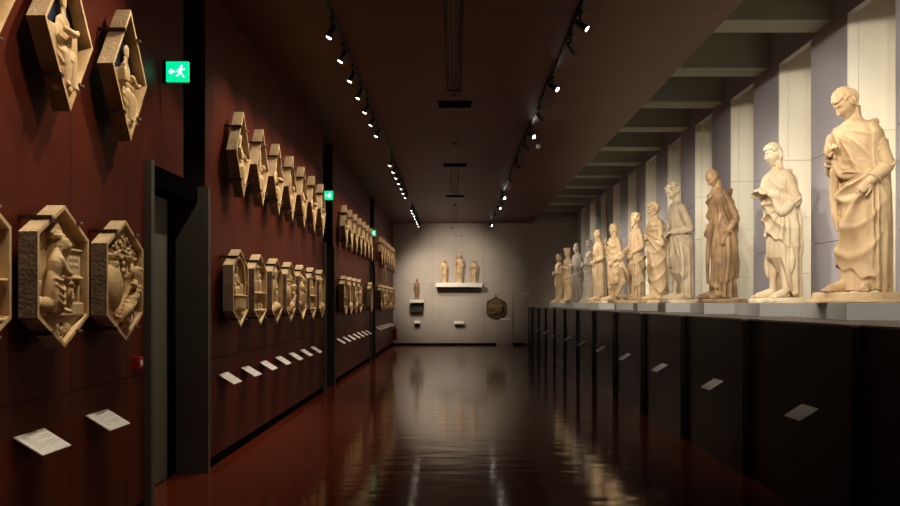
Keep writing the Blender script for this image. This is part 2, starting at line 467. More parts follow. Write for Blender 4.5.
def robe(bm, prof, sp, z0, z1, nz=150, nt=144):
    """draped body as a height field over (theta, z); front at theta=0 is -Y, theta=pi/2 is +X (the figure's left)."""
    th = np.linspace(0, 2*PI, nt, endpoint=False)[None, :]
    zl = z0*sstep(np.cos(th - sp.get('lot', 0)), -.35, .55) + .01 if z0 > .1 else z0 + 0*th
    z = zl + np.linspace(0, 1, nz)[:, None]*(z1 - zl)
    pz = [p[0] for p in prof]
    I = lambda k: np.interp(z, pz, [p[k] for p in prof])
    a, bb, cx, cy = I(1), I(2), I(3), I(4)
    r = np.random.RandomState(sp.get('seed', 0))
    P3 = np.stack(np.broadcast_arrays(np.sin(th)*.25, -np.cos(th)*.25, z), -1)
    wob = snoise(P3, 5, sp.get('seed', 0))
    amp = sp.get('amp', .020)*np.interp(z, [0, .5, 1.0, 1.3, 1.46, 1.53], [1.3, 1.05, .65, .5, .3, 0])
    n = sp.get('n', 11)
    thw = th + .22*np.sin(2*th + r.rand()*6) + .16*np.sin(3*th + r.rand()*6) + sp.get('twist', .25)*z + .12*wob
    f1 = np.abs(np.sin(n/2*thw + r.rand()*6)) - .64
    f2 = np.abs(np.sin((n+4)/2*(thw + .15*z) + 1.7*wob + r.rand()*6)) - .64
    D = amp*(1.5*f1 + .7*f2*sstep(wob, -.4, .6))
    for mt in sp.get('mantle', ()):
        hem = mt['h0'] + mt['h1']*np.cos(th - mt.get('t0', 0)) + .02*np.sin(7*th + 1.3)
        top = mt.get('top', 9) + mt.get('topc', 0)*np.cos(th - mt.get('tt', 0))
        m = sstep(z, hem - .010, hem + .012)*(1 - sstep(z, top - .01, top + .012))
        if 'half' in mt:
            dth = np.abs((th - mt['tc'] + PI) % (2*PI) - PI)
            m = m*(1 - sstep(dth, mt['half'] - .05, mt['half'] + .05))
        rdg = lambda x: np.exp(-(np.sin(x)/.5)**2)*1.35 - .5
        fan = 0
        for zg, tg, N, wt in mt.get('fan', ()):
            uu = ((th - tg + PI) % (2*PI) - PI)*.2; vv = z - zg
            an = np.arctan2(uu, -vv + .0); ds = np.hypot(uu, vv)
            fan = fan + wt*rdg(N*an + .55*wob + r.rand())*sstep(ds, .02, .22)*(1 - sstep(np.abs(an), 2.0, 2.9))*(1 - .5*sstep(ds, .5, 1.0))
        q = z + mt.get('k', .12)*np.cos(th - mt.get('ts', 0)) + .06*wob + mt.get('diag', 0)*np.sin(th - mt.get('td', 0))
        ff = mt.get('u', 1)*(.6 + .6*sstep(wob, -.5, .5))*rdg(PI*q/mt.get('lam', .10) + r.rand()*3)*sstep(np.cos(th - mt.get('ts', 0)), -.7, .3) + fan
        fv = mt.get('v', 0)*(np.abs(np.sin(n/2*thw*.8 + 1.0)) - .6)
        D = D*(1 - .75*m) + m*(mt.get('off', .018)*np.interp(z, [1.36, 1.46], [1, .15]) + mt.get('amp', .020)*np.interp(z, [0, .3, 1.2, 1.5, 1.58], [1, 1, .8, .35, 0])*(ff + fv))
    D += .004*wob
    ct, st = np.cos(th), np.sin(th)
    e = 2/2.3
    X = cx + (a + D)*np.sign(st)*np.abs(st)**e; Y = cy - (bb + D)*np.sign(ct)*np.abs(ct)**e
    grid_mesh(bm, np.stack(np.broadcast_arrays(X, Y, z), -1))

PROF = [(0.0, .195, .165), (.25, .185, .155), (.55, .185, .160), (.85, .190, .160), (1.0, .180, .150), (1.15, .178, .140), (1.30, .200, .140),
        (1.39, .210, .128), (1.435, .185, .105), (1.465, .125, .088), (1.49, .072, .070), (1.52, .052, .056), (1.62, .052, .056)]

def rotm(yaw=0, pitch=0, roll=0):
    """yaw>0 turns the face to the figure's left (+X); pitch>0 looks down."""
    return (Matrix.Rotation(yaw, 3, 'Z') @ Matrix.Rotation(pitch, 3, 'X') @ Matrix.Rotation(roll, 3, 'Y'))

def figure(bm, sp):
    s = sp.get('hip', .02); lean = sp.get('lean', 0.0); wid = sp.get('wide', 1.0); dep = sp.get('deep', 1.0)
    prof = []
    for z, a, c in PROF:
        k = math.exp(-((z-.9)/.45)**2)
        prof.append((z, a*wid if z < 1.47 else a, c*dep if z < 1.47 else c, s*k, -.02*math.exp(-((z-1.2)/.3)**2) - lean*max(0, z-.8)))
    lo = sp.get('lo', 0.02)
    robe(bm, prof, sp, lo, 1.61)
    hx = prof[-1][3]; hy = prof[-1][4] - .018
    yaw, pit, rol = sp.get('head', (0, .15, 0))
    R = rotm(yaw, pit, rol)
    hc = Vector((hx, hy, 1.585)) + R @ Vector((0, -.020, .075))
    fine = sp.get('hb')
    head(fine if fine is not None else bm, hc, R, sp.get('hair', 'short'), sp.get('beard', 0), sp.get('seed', 0), sp.get('hs', 1.08), *((110, 140) if fine is not None else (40, 56)))
    if sp.get('bun'): ell(bm, hc + R @ Vector((0, .085, .085)), (.05, .05, .045))
    for side, key in ((1, 'armL'), (-1, 'armR')):
        arm = sp.get(key)
        if not arm: continue
        sh = Vector((side*.175*wid + hx*.5, prof[7][4] + .005, 1.385)); el = Vector(arm[0]); wr = Vector(arm[1])
        rr = arm[2] if len(arm) > 2 else 1.0
        tube(bm, [sh, sh.lerp(el, .5) + Vector((side*.012, 0, 0)), el], [.072*rr, .066*rr, .060*rr], n=16, sub=4)
        tube(bm, [el, el.lerp(wr, .5), el.lerp(wr, .86)], [.060*rr, .054*rr, .044*rr], n=16, sub=4)
        nf = 5
        for k in range(nf):          # sleeve folds
            t = (k+.5)/nf; p = sh.lerp(el, t); ax = (el-sh).normalized(); u = ax.orthogonal().normalized(); v = ax.cross(u)
            rad = .066*rr; ph = k*1.7 + sp.get('seed', 0)
            tube(bm, [p + (u*math.cos(ph+q) + v*math.sin(ph+q))*rad + ax*(.02*q) for q in (0, .7, 1.4, 2.1, 2.8)], [.006, .013, .016, .013, .006], n=6, sub=3)
            p = el.lerp(wr, t*.8); ax = (wr-el).normalized(); u = ax.orthogonal().normalized(); v = ax.cross(u)
            tube(bm, [p + (u*math.cos(ph+q) + v*math.sin(ph+q))*.053*rr + ax*(.02*q) for q in (0, .7, 1.4, 2.1, 2.8)], [.005, .011, .013, .011, .005], n=6, sub=3)
        d = Vector(arm[3]) if len(arm) > 3 else (wr - el)
        up = Vector(arm[4]) if len(arm) > 4 else Vector((side, 0, .3))
        tube(bm, [el.lerp(wr, .75), wr], [.034, .028], n=12, sub=1)
        hand(bm, wr, d, up, side, arm[5] if len(arm) > 5 else .5, 1.05)
    for ft in sp.get('feet', ()):
        foot(bm, (ft[0], ft[1], 0), ft[2], 1.12)
    for lg in sp.get('legs', ()):
        kn, an = Vector(lg[0]), Vector(lg[1])
        tube(bm, [kn, kn.lerp(an, .3) + Vector((0, .018, 0)), kn.lerp(an, .75), an], [.062, .062, .042, .038], n=14, sub=4)
    for t in sp.get('tubes', ()):
        tube(bm, t[0], t[1], n=t[2] if len(t) > 2 else 8, sub=4)
    for t in sp.get('ells', ()):
        ell(bm, t[0], t[1], t[2] if len(t) > 2 else None, 14)

def rough_base(bm, w, d, h, seed, dx=0, dy=0):
    r = random.Random(seed); n = 28; rows = []
    for kz, (zz, g) in enumerate(((0, 1.0), (h*.3, 1.02), (h*.75, .99), (h, .95))):
        row = []
        for k in range(n):
            a = 2*PI*k/n; e = 2/7
            c, s = math.cos(a), math.sin(a)
            j = 1 + (.02*math.sin(3*a + seed + kz*.8) + .012*math.sin(9*a + seed*2 + kz))
            row.append((dx + w/2*g*j*math.copysign(abs(c)**e, c), dy + d/2*g*j*math.copysign(abs(s)**e, s), zz))
        rows.append(row)
    grid_mesh(bm, np.array(rows))

def statue(loc, rz, height, sp, mat, label, voxel=.009, name='marble_statue', bh=.06, group=None, base=(.62, .50), basemat=None, scl=None):
    e = empty(name, loc, rz, label, 'statue', group)
    bm = bmesh.new(); hb = bmesh.new() if voxel < .0095 else None
    sp['hb'] = hb; figure(bm, sp)
    me = remesh('figure', bm, voxel, 1, .0015, sp.get('seed', 0))
    if hb is not None:      # the finely cut head joins the body mesh
        bmesh.ops.recalc_face_normals(hb, faces=hb.faces[:])
        hb.from_mesh(me); hb.to_mesh(me); hb.free()
        me.polygons.foreach_set('use_smooth', [True]*len(me.polygons))
    o = mesh_obj('figure', me, mat, e)
    k = (height - bh)/1.80
    o.scale = (k*sp.get('sx', .87), k*sp.get('sx', .87), k); o.location = (0, 0, bh - .004)
    bm = bmesh.new(); rough_base(bm, base[0], base[1], bh, sp.get('seed', 0), 0, -.02)
    build('base', bm, basemat or mat, e, smooth=False)
    return e, o

# ------------------------------------------------------------------ the twelve statues on the right
ZP = 1.65
RZ = -PI/2
fd = lambda *a: a
TH = PI/2
STAT = []
# 1 young beardless prophet holding a bundle, turned towards the corridor
STAT.append((8.25, 3.80, RZ+.60, 2.04, dict(seed=1, hip=.03, lean=.16, wide=.98, deep=1.06, head=(-.50, .72, .05), hair='short', hs=1.15, amp=.018, n=9,
    mantle=[dict(h0=.15, h1=.08, t0=-1.2, off=.040, lam=.27, k=.26, ts=-.1, u=.7, amp=.042, top=1.10, topc=.05, fan=[(1.02, .95, 6, 1.0)]),
            dict(h0=1.08, h1=-.06, t0=.5, off=.016, u=0, amp=.020, fan=[(1.42, -.5, 7, .9)]),
            dict(h0=.03, h1=0, tc=2.3, half=1.15, off=.060, u=0, amp=.02, v=1.6)],
    armL=((.285, -.01, 1.08), (.215, -.20, .94), 1.12, (-.4, -.6, -.7), (.8, -.5, .2), .7), armR=((-.27, -.07, 1.08), (-.15, -.27, 1.19), 1.05, (.25, -.5, .45), (-.6, -.6, .3), .9),
    feet=[(-.09, -.12, -.25), (.11, -.06, .35)],
    tubes=[([(-.13,-.13,1.42),(0,-.17,1.37),(.12,-.13,1.43),(.16,0,1.46),(.09,.08,1.49)], [.026,.030,.032,.034,.03], 10), ([(-.05,-.18,1.37),(-.08,-.20,1.30),(-.06,-.20,1.22)], [.045,.05,.02], 10),
           ([(.13,-.19,1.03),(-.02,-.235,1.00),(-.11,-.24,1.08),(-.13,-.26,1.20)], [.022,.034,.036,.028], 12), ([(.12,-.19,1.09),(-.02,-.225,1.07),(-.10,-.23,1.12)], [.016,.026,.022], 10),
           ([(-.15,-.30,1.22),(-.13,-.31,1.33)], [.055,.04], 10), ([(-.14,-.22,1.05),(-.18,-.18,.86),(-.18,-.16,.70),(-.16,-.14,.55)], [.05,.042,.034,.016], 10),
           ([(.23,-.02,.95),(.235,.02,.6),(.225,.03,.2),(.22,.03,.02)], [.03,.04,.042,.04], 10), ([(.19,.13,1.3),(.20,.15,.7),(.20,.15,.02)], [.03,.045,.05], 10)]),
    'marble', 'nearest right-hand statue: pale young man looking down with a bundle in his hand', .0072, .10))
# 2 curly haired, hands before the chest, bare leg
STAT.append((10.5, 3.90, RZ+.22, 1.92, dict(seed=2, hip=.02, lean=.08, lo=.46, lot=-.1, head=(-.12, .24, 0), hair='curly', amp=.020, n=9, deep=1.2, wide=.98,
    mantle=[dict(h0=.62, h1=.10, t0=-.4, off=.034, lam=.22, k=.10, ts=.8, u=.7, diag=.16, td=.5, amp=.036, fan=[(1.06, 1.2, 6, 1.0)]),
            dict(h0=.02, h1=0, tc=2.6, half=1.3, off=.045, u=0, amp=.02, v=1.6)],
    armL=((.25, .05, 1.10), (.09, -.27, 1.20), 1.18, (-.25, -.8, .35), (.6, .3, .6), .35), armR=((-.25, -.02, 1.12), (-.06, -.27, 1.18), 1.0, (.1, -.8, .35), (-.6, .3, .6), .35),
    legs=[((.08,-.06,.52), (.10,.0,.08)), ((-.08,-.10,.52), (-.09,-.08,.08))], feet=[(.10, .0, .25), (-.09, -.08, -.2)],
    tubes=[([(.25,-.04,1.06),(.21,-.14,.99),(.15,-.20,1.08)], [.055,.068,.04], 12),
           ([(-.16,-.06,.62),(-.19,-.10,.40),(-.18,-.10,.26)], [.04,.04,.02], 8), ([(.17,-.02,.7),(.22,.0,.45),(.21,-.01,.30)], [.045,.05,.025], 8),
           ([(.16,.02,1.45),(.14,-.10,1.36),(.08,-.17,1.22),(.02,-.19,1.05)], [.035,.034,.03,.02], 8)]),
    'marble_pale', 'second statue from the near end: curly hair, hands before the chest, bare shin', .0072, .06))
# 3 bald brown
STAT.append((12.66, 3.86, RZ+.25, 1.985, dict(seed=3, hip=.03, lean=.13, head=(.05, .72, 0), hair='bald', amp=.026, n=10, twist=.1, sx=.87, deep=1.1,
    mantle=[dict(h0=.20, h1=.10, t0=2.5, tc=1.2, half=1.5, off=.030, u=.25, lam=.3, k=-.25, ts=1.2, diag=.3, td=.3, amp=.038, fan=[(1.46, .8, 8, 1.1)])],
    armL=((.265, .06, 1.06), (.225, -.10, .84), .95, (-.05, -.3, -.9), (1, 0, 0), .5), armR=((-.25, .03, 1.08), (-.19, -.16, .95), .95, (.2, -.4, -.8), (-1, 0, 0), .6),
    feet=[(-.09, -.12, -.2), (.10, -.08, .3)],
    tubes=[([(.14,.05,1.45),(.11,-.13,1.33),(.0,-.21,1.0),(-.08,-.22,.6),(-.10,-.21,.22)], [.03,.036,.038,.034,.02], 10),
           ([(.17,.03,1.42),(.19,-.11,1.2),(.12,-.21,.85),(.08,-.22,.5),(.05,-.22,.18)], [.026,.032,.036,.034,.02], 10),
           ([(.22,-.06,.86),(.235,-.06,.55),(.215,-.08,.22)], [.035,.045,.02], 10)]),
    'marble_brown', 'bald brown weathered statue gazing down, third from the near end', .0082, .06))
# 4
STAT.append((15.2, 3.90, RZ+.15, 2.10, dict(seed=4, hip=-.02, lean=.09, lo=.40, head=(.0, .56, 0), hair='curly', bun=1, amp=.022, n=10, deep=1.05, wide=.95,
    mantle=[dict(h0=.98, h1=.02, off=.010, u=0, amp=.014, fan=[(1.40, .6, 7, .9)]), dict(h0=.42, h1=.10, t0=-1.0, top=1.0, off=.022, lam=.25, k=.10, ts=.7, u=.4, amp=.034, fan=[(1.05, .4, 7, 1.0)]),
            dict(h0=.02, h1=0, tc=PI, half=1.2, off=.035, top=1.0, u=0, amp=.02, v=1.6)],
    armL=((.27, .05, 1.07), (.10, -.24, 1.02), 1.05, (-.5, -.6, -.1), (.5, -.2, .7), .4), armR=((-.26, -.02, 1.08), (-.02, -.25, .99), 1.0, (.5, -.5, -.1), (-.5, -.3, .7), .4),
    legs=[((.08,-.04,.46), (.10,.02,.08)), ((-.08,-.07,.46), (-.09,-.07,.08))], feet=[(.10, .02, .2), (-.09, -.07, -.1)],
    tubes=[([(-.12,-.16,.9),(-.15,-.17,.6),(-.13,-.16,.36)], [.03,.04,.02], 8), ([(.17,-.08,.85),(.20,-.05,.55),(.19,-.05,.34)], [.03,.042,.02], 8)]),
    'marble_pale', 'fourth statue from the near end: pale, curls bound up, hands crossed at the waist', .0088, .06))
# 5
STAT.append((16.9, 3.90, RZ+.15, 1.95, dict(seed=5, hip=.02, lean=.06, head=(.05, .30, 0), hair='long', beard=.07, amp=.022, n=9, deep=1.1,
    mantle=[dict(h0=.20, h1=.12, t0=-.8, off=.034, lam=.26, k=.2, ts=.3, u=.5, diag=.12, amp=.036, fan=[(1.25, -.5, 7, 1.0)])],
    armL=((.25, -.02, 1.02), (.03, -.23, 1.12), 1.1, (-.6, -.3, .5), (.3, -.7, .4), .6), armR=((-.22, -.14, 1.06), (-.03, -.20, 1.34), 1.1, (.15, -.05, .9), (-.3, -.8, 0), .8),
    feet=[(-.09, -.10, -.1), (.10, -.08, .2)]),
    'marble', 'bearded statue fifth from the near end, wrapped in a mantle, hand to his beard', .009, .06))
# 6 father and the kneeling child
STAT.append((18.7, 3.86, RZ+.20, 1.92, dict(seed=6, hip=.03, head=(-.25, -.12, 0), hair='long', beard=.06, amp=.022, n=10,
    mantle=[dict(h0=.95, h1=.04, off=.010, u=0, amp=.014, fan=[(1.42, .4, 8, .8)]), dict(h0=.2, h1=.15, t0=2.2, top=.98, off=.024, lam=.25, u=.4, k=.15, ts=.4, amp=.034, fan=[(1.0, .8, 7, 1.0)])],
    armL=((.28, .03, 1.10), (.16, -.17, .96), 1.0, (-.2, -.4, -.8), (1, 0, 0), .6), armR=((-.25, -.06, 1.10), (-.10, -.30, .98), 1.0, (.2, -.5, -.5), (-.6, -.3, .3), .7),
    feet=[(.10, -.06, .2)]),
    'marble', 'bearded father statue sixth from the near end with a naked child kneeling before him', .009, .06))
# 7
STAT.append((21.45, 3.90, RZ+.25, 1.95, dict(seed=7, hip=.02, head=(-.15, .05, 0), hair='short', beard=.04, amp=.024, n=11, lo=.30, lot=.4,
    mantle=[dict(h0=.75, h1=.28, t0=-1.2, off=.040, lam=.16, k=.18, ts=.6, u=.8, diag=.12, amp=.036, fan=[(1.40, .8, 6, .7)]), dict(h0=.02, h1=0, tc=-1.6, half=1.0, off=.03, u=0, v=1.4)],
    armL=((.27, .03, 1.05), (.20, -.16, .92), 1.1, (0, -.5, -.7), (1, 0, 0), .5), armR=((-.25, -.10, 1.10), (-.06, -.25, 1.30), 1.0, (.3, -.2, .7), (-.4, -.6, .2), .5),
    feet=[(-.1, -.10, -.2), (.10, -.04, .3)], legs=[((.08,-.05,.46), (.10,-.02,.08))]),
    'marble', 'short bearded statue seventh from the near end, toga slung round its middle', .010, .06))
# 8
STAT.append((23.5, 3.86, RZ+.15, 1.98, dict(seed=8, hip=.0, head=(.0, .08, 0), hair='bald', beard=.05, amp=.020, n=10, twist=.05,
    mantle=[dict(h0=.12, h1=.06, off=.014, lam=.3, u=.2, k=-.2, amp=.024, v=1.0, fan=[(1.4, .9, 8, .7)])],
    armL=((.26, .0, 1.06), (.13, -.20, .98), 1.1, (-.3, -.6, -.2), (.8, 0, .4), .5), armR=((-.24, -.06, 1.08), (-.05, -.22, 1.12), 1.0, (.3, -.4, .4), (-.5, -.4, .4), .5),
    feet=[(-.1, -.10, -.1), (.10, -.08, .2)]),
    'marble', 'bald old statue in a smooth long robe, eighth from the near end', .010, .06))
for y, x, h, sd, hair, beard, mat, lab, rot in (
    (25.8, 3.98, 1.86, 9, 'curly', 0.0, 'marble_grey', 'greyish curly statue ninth from the near end, half hidden behind the bald one', .1),
    (27.7, 3.86, 1.88, 10, 'short', .03, 'marble_grey', 'grey white statue tenth from the near end, its robe falling in sharp folds', .3),
    (29.9, 3.86, 1.86, 11, 'crown', .04, 'marble', 'crowned king statue, second from the far end of the right row', .2),
    (32.5, 3.86, 1.80, 12, 'long', .03, 'marble', 'last statue at the far end of the right row, long haired with arms folded', .25)):
    STAT.append((y, x, RZ+rot, h, dict(seed=sd, hip=.02*(-1)**sd, head=(-.1*(sd%3), .08, 0), hair=hair, beard=beard, amp=.022, n=9+sd%4,
        mantle=[dict(h0=.40+.08*(sd%3), h1=.2, t0=-1.0+.5*(sd%4), off=.030, lam=.22, u=.4, k=.15, ts=.4, diag=.08, amp=.036, fan=[(1.1+.1*(sd%3), .3+.3*(sd%3), 7, 1.0)])],
        armL=((.26, .0, 1.06), (.06, -.23, 1.10+.03*(sd%3)), 1.05, (-.5, -.5, .2), (.5, -.4, .5), .5), armR=((-.24, -.05, 1.08), (-.02, -.24, 1.02), 1.05, (.4, -.5, .1), (-.5, -.4, .5), .5),
        feet=[(-.1, -.08, -.1), (.10, -.05, .2)]), mat, lab, .011, .05))

for i, (y, x, rz, h, sp, mk, lab, vx, bh) in enumerate(STAT):
    e, o = statue((x, y, ZP), rz, h, sp, M[mk], lab, vx, bh=bh, group='statues on the right plinths', base=(.50, .60) if i else (.66, .62))
    if i == 0:      # moulding under the first base
        e.children[1].data.materials[0] = M['marble']
        bm = bmesh.new(); rough_base(bm, .76, .72, .035, 3, 0, -.02); bp = build('base', bm, M['marble'], e)
        bp.location.z = .0; e.children[1].location.z = 0
    if i == 5:      # kneeling child
        bm = bmesh.new()
        tube(bm, [(0,0,.40),(0,-.01,.55),(0,.0,.70)], [.085,.078,.10], n=16)
        tube(bm, [(-.05,0,.40),(-.08,-.20,.36)], [.068,.055], n=14, sub=1); tube(bm, [(-.08,-.20,.36),(-.08,-.10,.20),(-.08,-.16,.05)], [.05,.045,.03], n=12)
        tube(bm, [(.06,0,.40),(.09,-.16,.14)], [.068,.052], n=14, sub=1); tube(bm, [(.09,-.16,.12),(.09,.02,.08),(.09,.16,.06)], [.05,.045,.03], n=12)
        for s in (-1, 1):
            tube(bm, [(s*.10,0,.70),(s*.15,.06,.56),(s*.06,.12,.45)], [.042,.036,.028], n=12)
            hand(bm, (s*.06,.12,.45), (-s*.6, .3, -.5), (0,.8,.4), s, .5, .7)
        tube(bm, [(0,0,.74),(0,-.01,.83)], [.042,.038], n=12, sub=1)
        head(bm, Vector((0,-.02,.90)), rotm(.35, .05, .2), 'curly', 0, 66, .88)
        foot(bm, (-.08,-.13,0), 0, .8)
        me = remesh('kneeling_child', bm, .010, 1)
        c = mesh_obj('kneeling_child', me, M['marble'], e); c.location = (.04, -.34, bh - .005)
        c['label'] = 'naked kneeling boy with curly hair'
        bm = bmesh.new(); rough_base(bm, .42, .45, bh, 21, .04, -.38); build('base', bm, M['marble'], e)

# ------------------------------------------------------------------ black plinths, slabs and their labels
ORD = ['first', 'second', 'third', 'fourth', 'fifth', 'sixth', 'seventh', 'eighth', 'ninth', 'tenth', 'eleventh', 'twelfth', 'thirteenth', 'fourteenth']
PL = 2.3
pl0 = None
for k in range(13):
    yn = 3.75 + PL*k
    L = min(PL - .02, YF - yn - .02)
    e = empty('plinth', (2.73, yn, 0), 0, '%s black plinth block from the near end of the right side' % ORD[k], 'plinth', 'black plinth blocks under the statues')
    sh = .055
    def wedge(bm, z0, z1, x_in, ov=0.0):
        pts = [(-ov, 0), (x_in, 0), (x_in, L), (sh - ov, L)]
        lo = [bm.verts.new((p[0], p[1], z0)) for p in pts]; hi = [bm.verts.new((p[0], p[1], z1)) for p in pts]
        bm.faces.new(lo[::-1]); bm.faces.new(hi)
        for i in range(4):
            j = (i+1) % 4; bm.faces.new((lo[i], lo[j], hi[j], hi[i]))
    bm = bmesh.new(); wedge(bm, .0, 1.485, 1.95); build('body', bm, M['plinth'], e)
    bm = bmesh.new(); wedge(bm, 1.486, 1.50, 1.95, .006); build('top_plate', bm, M['lip'], e)
for k in range(13):
    yn = 5.35 + 2.15*k
    if yn + 1.7 > YF: continue
    e = empty('grey_slab', (3.34, yn, 1.501), 0, ('grey stone slab before the near end of the right row' if k == 0 else 'grey stone slab under the %s statue from the near end' % ORD[k-1]), 'slab', 'grey slabs on the plinths')
    bm = bmesh.new(); box(bm, 0, 1.20, 0, 1.75, 0, .148)
    o = build('slab', bm, M['slab'], e, bevel=.004); o.rotation_euler.z = -math.radians(9)

def label_desk(loc, rz, label, group, big, mat):
    """tilted caption plate standing off the wall; local +X leaves the wall, +Y along it."""
    e = empty('caption_desk', loc, rz, label, 'caption plate', group)
    w, d = big
    bm = bmesh.new(); obox(bm, Matrix.Translation((d*.43, 0, 0)) @ Matrix.Rotation(math.radians(32), 4, 'Y'), d, w, .008)
    o = build('plate', bm, mat, e)
    bm = bmesh.new()
    for q in range(7):
        yy = -w*.38; ln = w*(.30 + .12*((q*7) % 3))
        xx = -d*.34 + q*d*.09
        for s in (0, 1):
            if s and q in (0, 3): continue
            y0 = yy + s*w*.42
            vs = [bm.verts.new(p) for p in ((xx, y0, .0045), (xx+d*.028, y0, .0045), (xx+d*.028, y0+ln*.8, .0045), (xx, y0+ln*.8, .0045))]
            bm.faces.new(vs)
    t = build('printed_text', bm, M['ink'], o)
    t.matrix_local = Matrix.Translation((d*.43, 0, 0)) @ Matrix.Rotation(math.radians(32), 4, 'Y')
    bm = bmesh.new(); box(bm, -.006, d*.5, -.02, .02, -.03, -.008)
    build('bracket', bm, M['iron'], e)
    return e
for k in range(10):
    y = 6.76 + 2.34*k
    label_desk((2.728, y, .81), PI, '%s slanted grey caption plate from the near end on the black plinths' % ORD[k], 'captions on the black plinths', (.30, .17), M['cardgrey'])

# ------------------------------------------------------------------ reliefs on the left wall
def poly_frame(pts, depth, rim, recess):
    """stone block with a sunk field; local X leaves the wall, Y to the right, Z up."""
    bm = bmesh.new(); n = len(pts)
    c = np.mean(np.array(pts), axis=0)
    def inset(f): return inset_poly(pts, f)
    inn = inset(rim); inn2 = inset(rim + .012)
    rings = [(pts, 0.0), (pts, depth), (inn, depth), (inn2, depth - recess)]
    V = [[bm.verts.new((x, p[0], p[1])) for p in q] for q, x in rings]
    for r in range(3):
        for i in range(n):
            j = (i+1) % n; bm.faces.new((V[r][i], V[r][j], V[r+1][j], V[r+1][i]))
    bm.faces.new(V[0][::-1]); bm.faces.new(V[3])
    return bm

def inset_poly(pts, d):
    n = len(pts); out = []
    P = [Vector(p) for p in pts]
    area = sum(P[i].x*P[(i+1) % n].y - P[(i+1) % n].x*P[i].y for i in range(n))
    sg = 1 if area > 0 else -1
    for i in range(n):
        e1 = (P[i] - P[i-1]).normalized(); e2 = (P[(i+1) % n] - P[i]).normalized()
        n1 = Vector((-e1.y, e1.x))*sg; n2 = Vector((-e2.y, e2.x))*sg
        b2 = (n1 + n2); b2 = b2/b2.length
        out.append(tuple(P[i] + b2*(d/max(.2, b2.dot(n1)))))
    return out

HW, HH, HS = .335, .4125, .235
HEX = [(0, -HH), (HW, -HS), (HW, HS), (0, HH), (-HW, HS), (-HW, -HS)]
LW, LH = .325, .46
LOZ = [(0, -LH), (LW, 0), (0, LH), (-LW, 0)]
DEP = .105

def prism_bar(bm, pts, x0, x1):
    lo = [bm.verts.new((x0, *p)) for p in pts]; hi = [bm.verts.new((x1, *p)) for p in pts]
    n = len(pts)
    bm.faces.new(lo[::-1]); bm.faces.new(hi)
    for i in range(n):
        j = (i+1) % n; bm.faces.new((lo[i], lo[j], hi[j], hi[i]))

RF = np.array
def rel_fig(bm, base, s, yawf=0.0, pose='sit', seed=0, hair='short', beard=0.0, headyaw=0.0, lean=0.0):
    """small high-relief figure; 'base' = (x, y, z) of feet; built facing +X."""
    t = bmesh.new()
    if pose == 'stand':
        figure(t, dict(seed=seed, head=(headyaw, .15, 0), hair=hair, beard=beard, lean=lean, amp=.026, n=8, armL=((.25, -.02, 1.06), (.10, -.25, 1.08), 1.0), armR=((-.25, -.04, 1.06), (-.06, -.26, 1.0), 1.0),
                      mantle=[dict(h0=.55, h1=.2, t0=.5, off=.03, lam=.16, k=.15, amp=.04)]))
    else:
        prof = [(0, .21, .12, 0, -.20), (.2, .22, .14, 0, -.20), (.38, .24, .20, 0, -.16), (.50, .24, .24, 0, -.10), (.58, .20, .16, 0, 0), (.72, .18, .14, 0, 0), (.9, .20, .14, 0, -lean*.3), (1.0, .20, .12, 0, -lean*.4), (1.05, .12, .09, 0, -lean*.5), (1.08, .06, .06, 0, -lean*.5), (1.2, .055, .06, 0, -lean*.5)]
        robe(t, prof, dict(seed=seed, amp=.034, n=9, mantle=[dict(h0=.22, h1=.1, top=.62, off=.03, lam=.15, k=.12, amp=.05), dict(h0=.62, h1=0, off=.012, lam=.15, k=-.15, diag=.15, amp=.025)]), 0, 1.18, 80, 80)
        head(t, Vector((0, -.03 - lean*.55, 1.26)), rotm(headyaw, .25, 0), hair, beard, seed, 1.05, 26, 36)
        for sd in (-1, 1):
            tube(t, [(sd*.18, -lean*.35, .95), (sd*.25, -.06-lean*.3, .72), (sd*.06, -.26, .70 + .06*sd)], [.07, .06, .045], n=10)
            ell(t, (sd*.05, -.28, .70 + .06*sd), (.05, .04, .05), None, 8)
            tube(t, [(sd*.12, -.05, .48), (sd*.14, -.33, .46), (sd*.13, -.32, .06)], [.10, .10, .06], n=12)
            foot(t, (sd*.12, -.30, 0), .2*sd, 1.0)
    Mx = Matrix.Translation(Vector(base)) @ Matrix.Diagonal((.32, 1, 1, 1)) @ Matrix.Rotation(PI/2 + yawf, 4, 'Z') @ Matrix.Scale(s, 4)
    t.transform(Mx)
    me = bpy.data.meshes.new('t'); t.to_mesh(me); t.free(); bm.from_mesh(me); bpy.data.meshes.remove(me)

FX = DEP - .07        # floor of the sunk field
def plate(bm, pts):
    prism_bar(bm, pts, FX - .03, FX + .006)

def lumps(bm, pts_fn, n, rad, seed, depth=.03):
    r = random.Random(seed)
    for _ in range(n):
        y, z = pts_fn(r)
        q = rad*(.6 + .8*r.random())
        ell(bm, (FX + .012 + depth*r.random(), y, z), (q*.8, q, q*(.7+.6*r.random())), (r.random()*3, 0, 0), 8)

def tri(r, y0, z0, hw, h):      # random point in a triangle with base at z0 and apex at z0+h
    t = 1 - math.sqrt(r.random()); return (y0 + (r.random()*2-1)*hw*(1-t)*.85, z0 + h*t*.9)

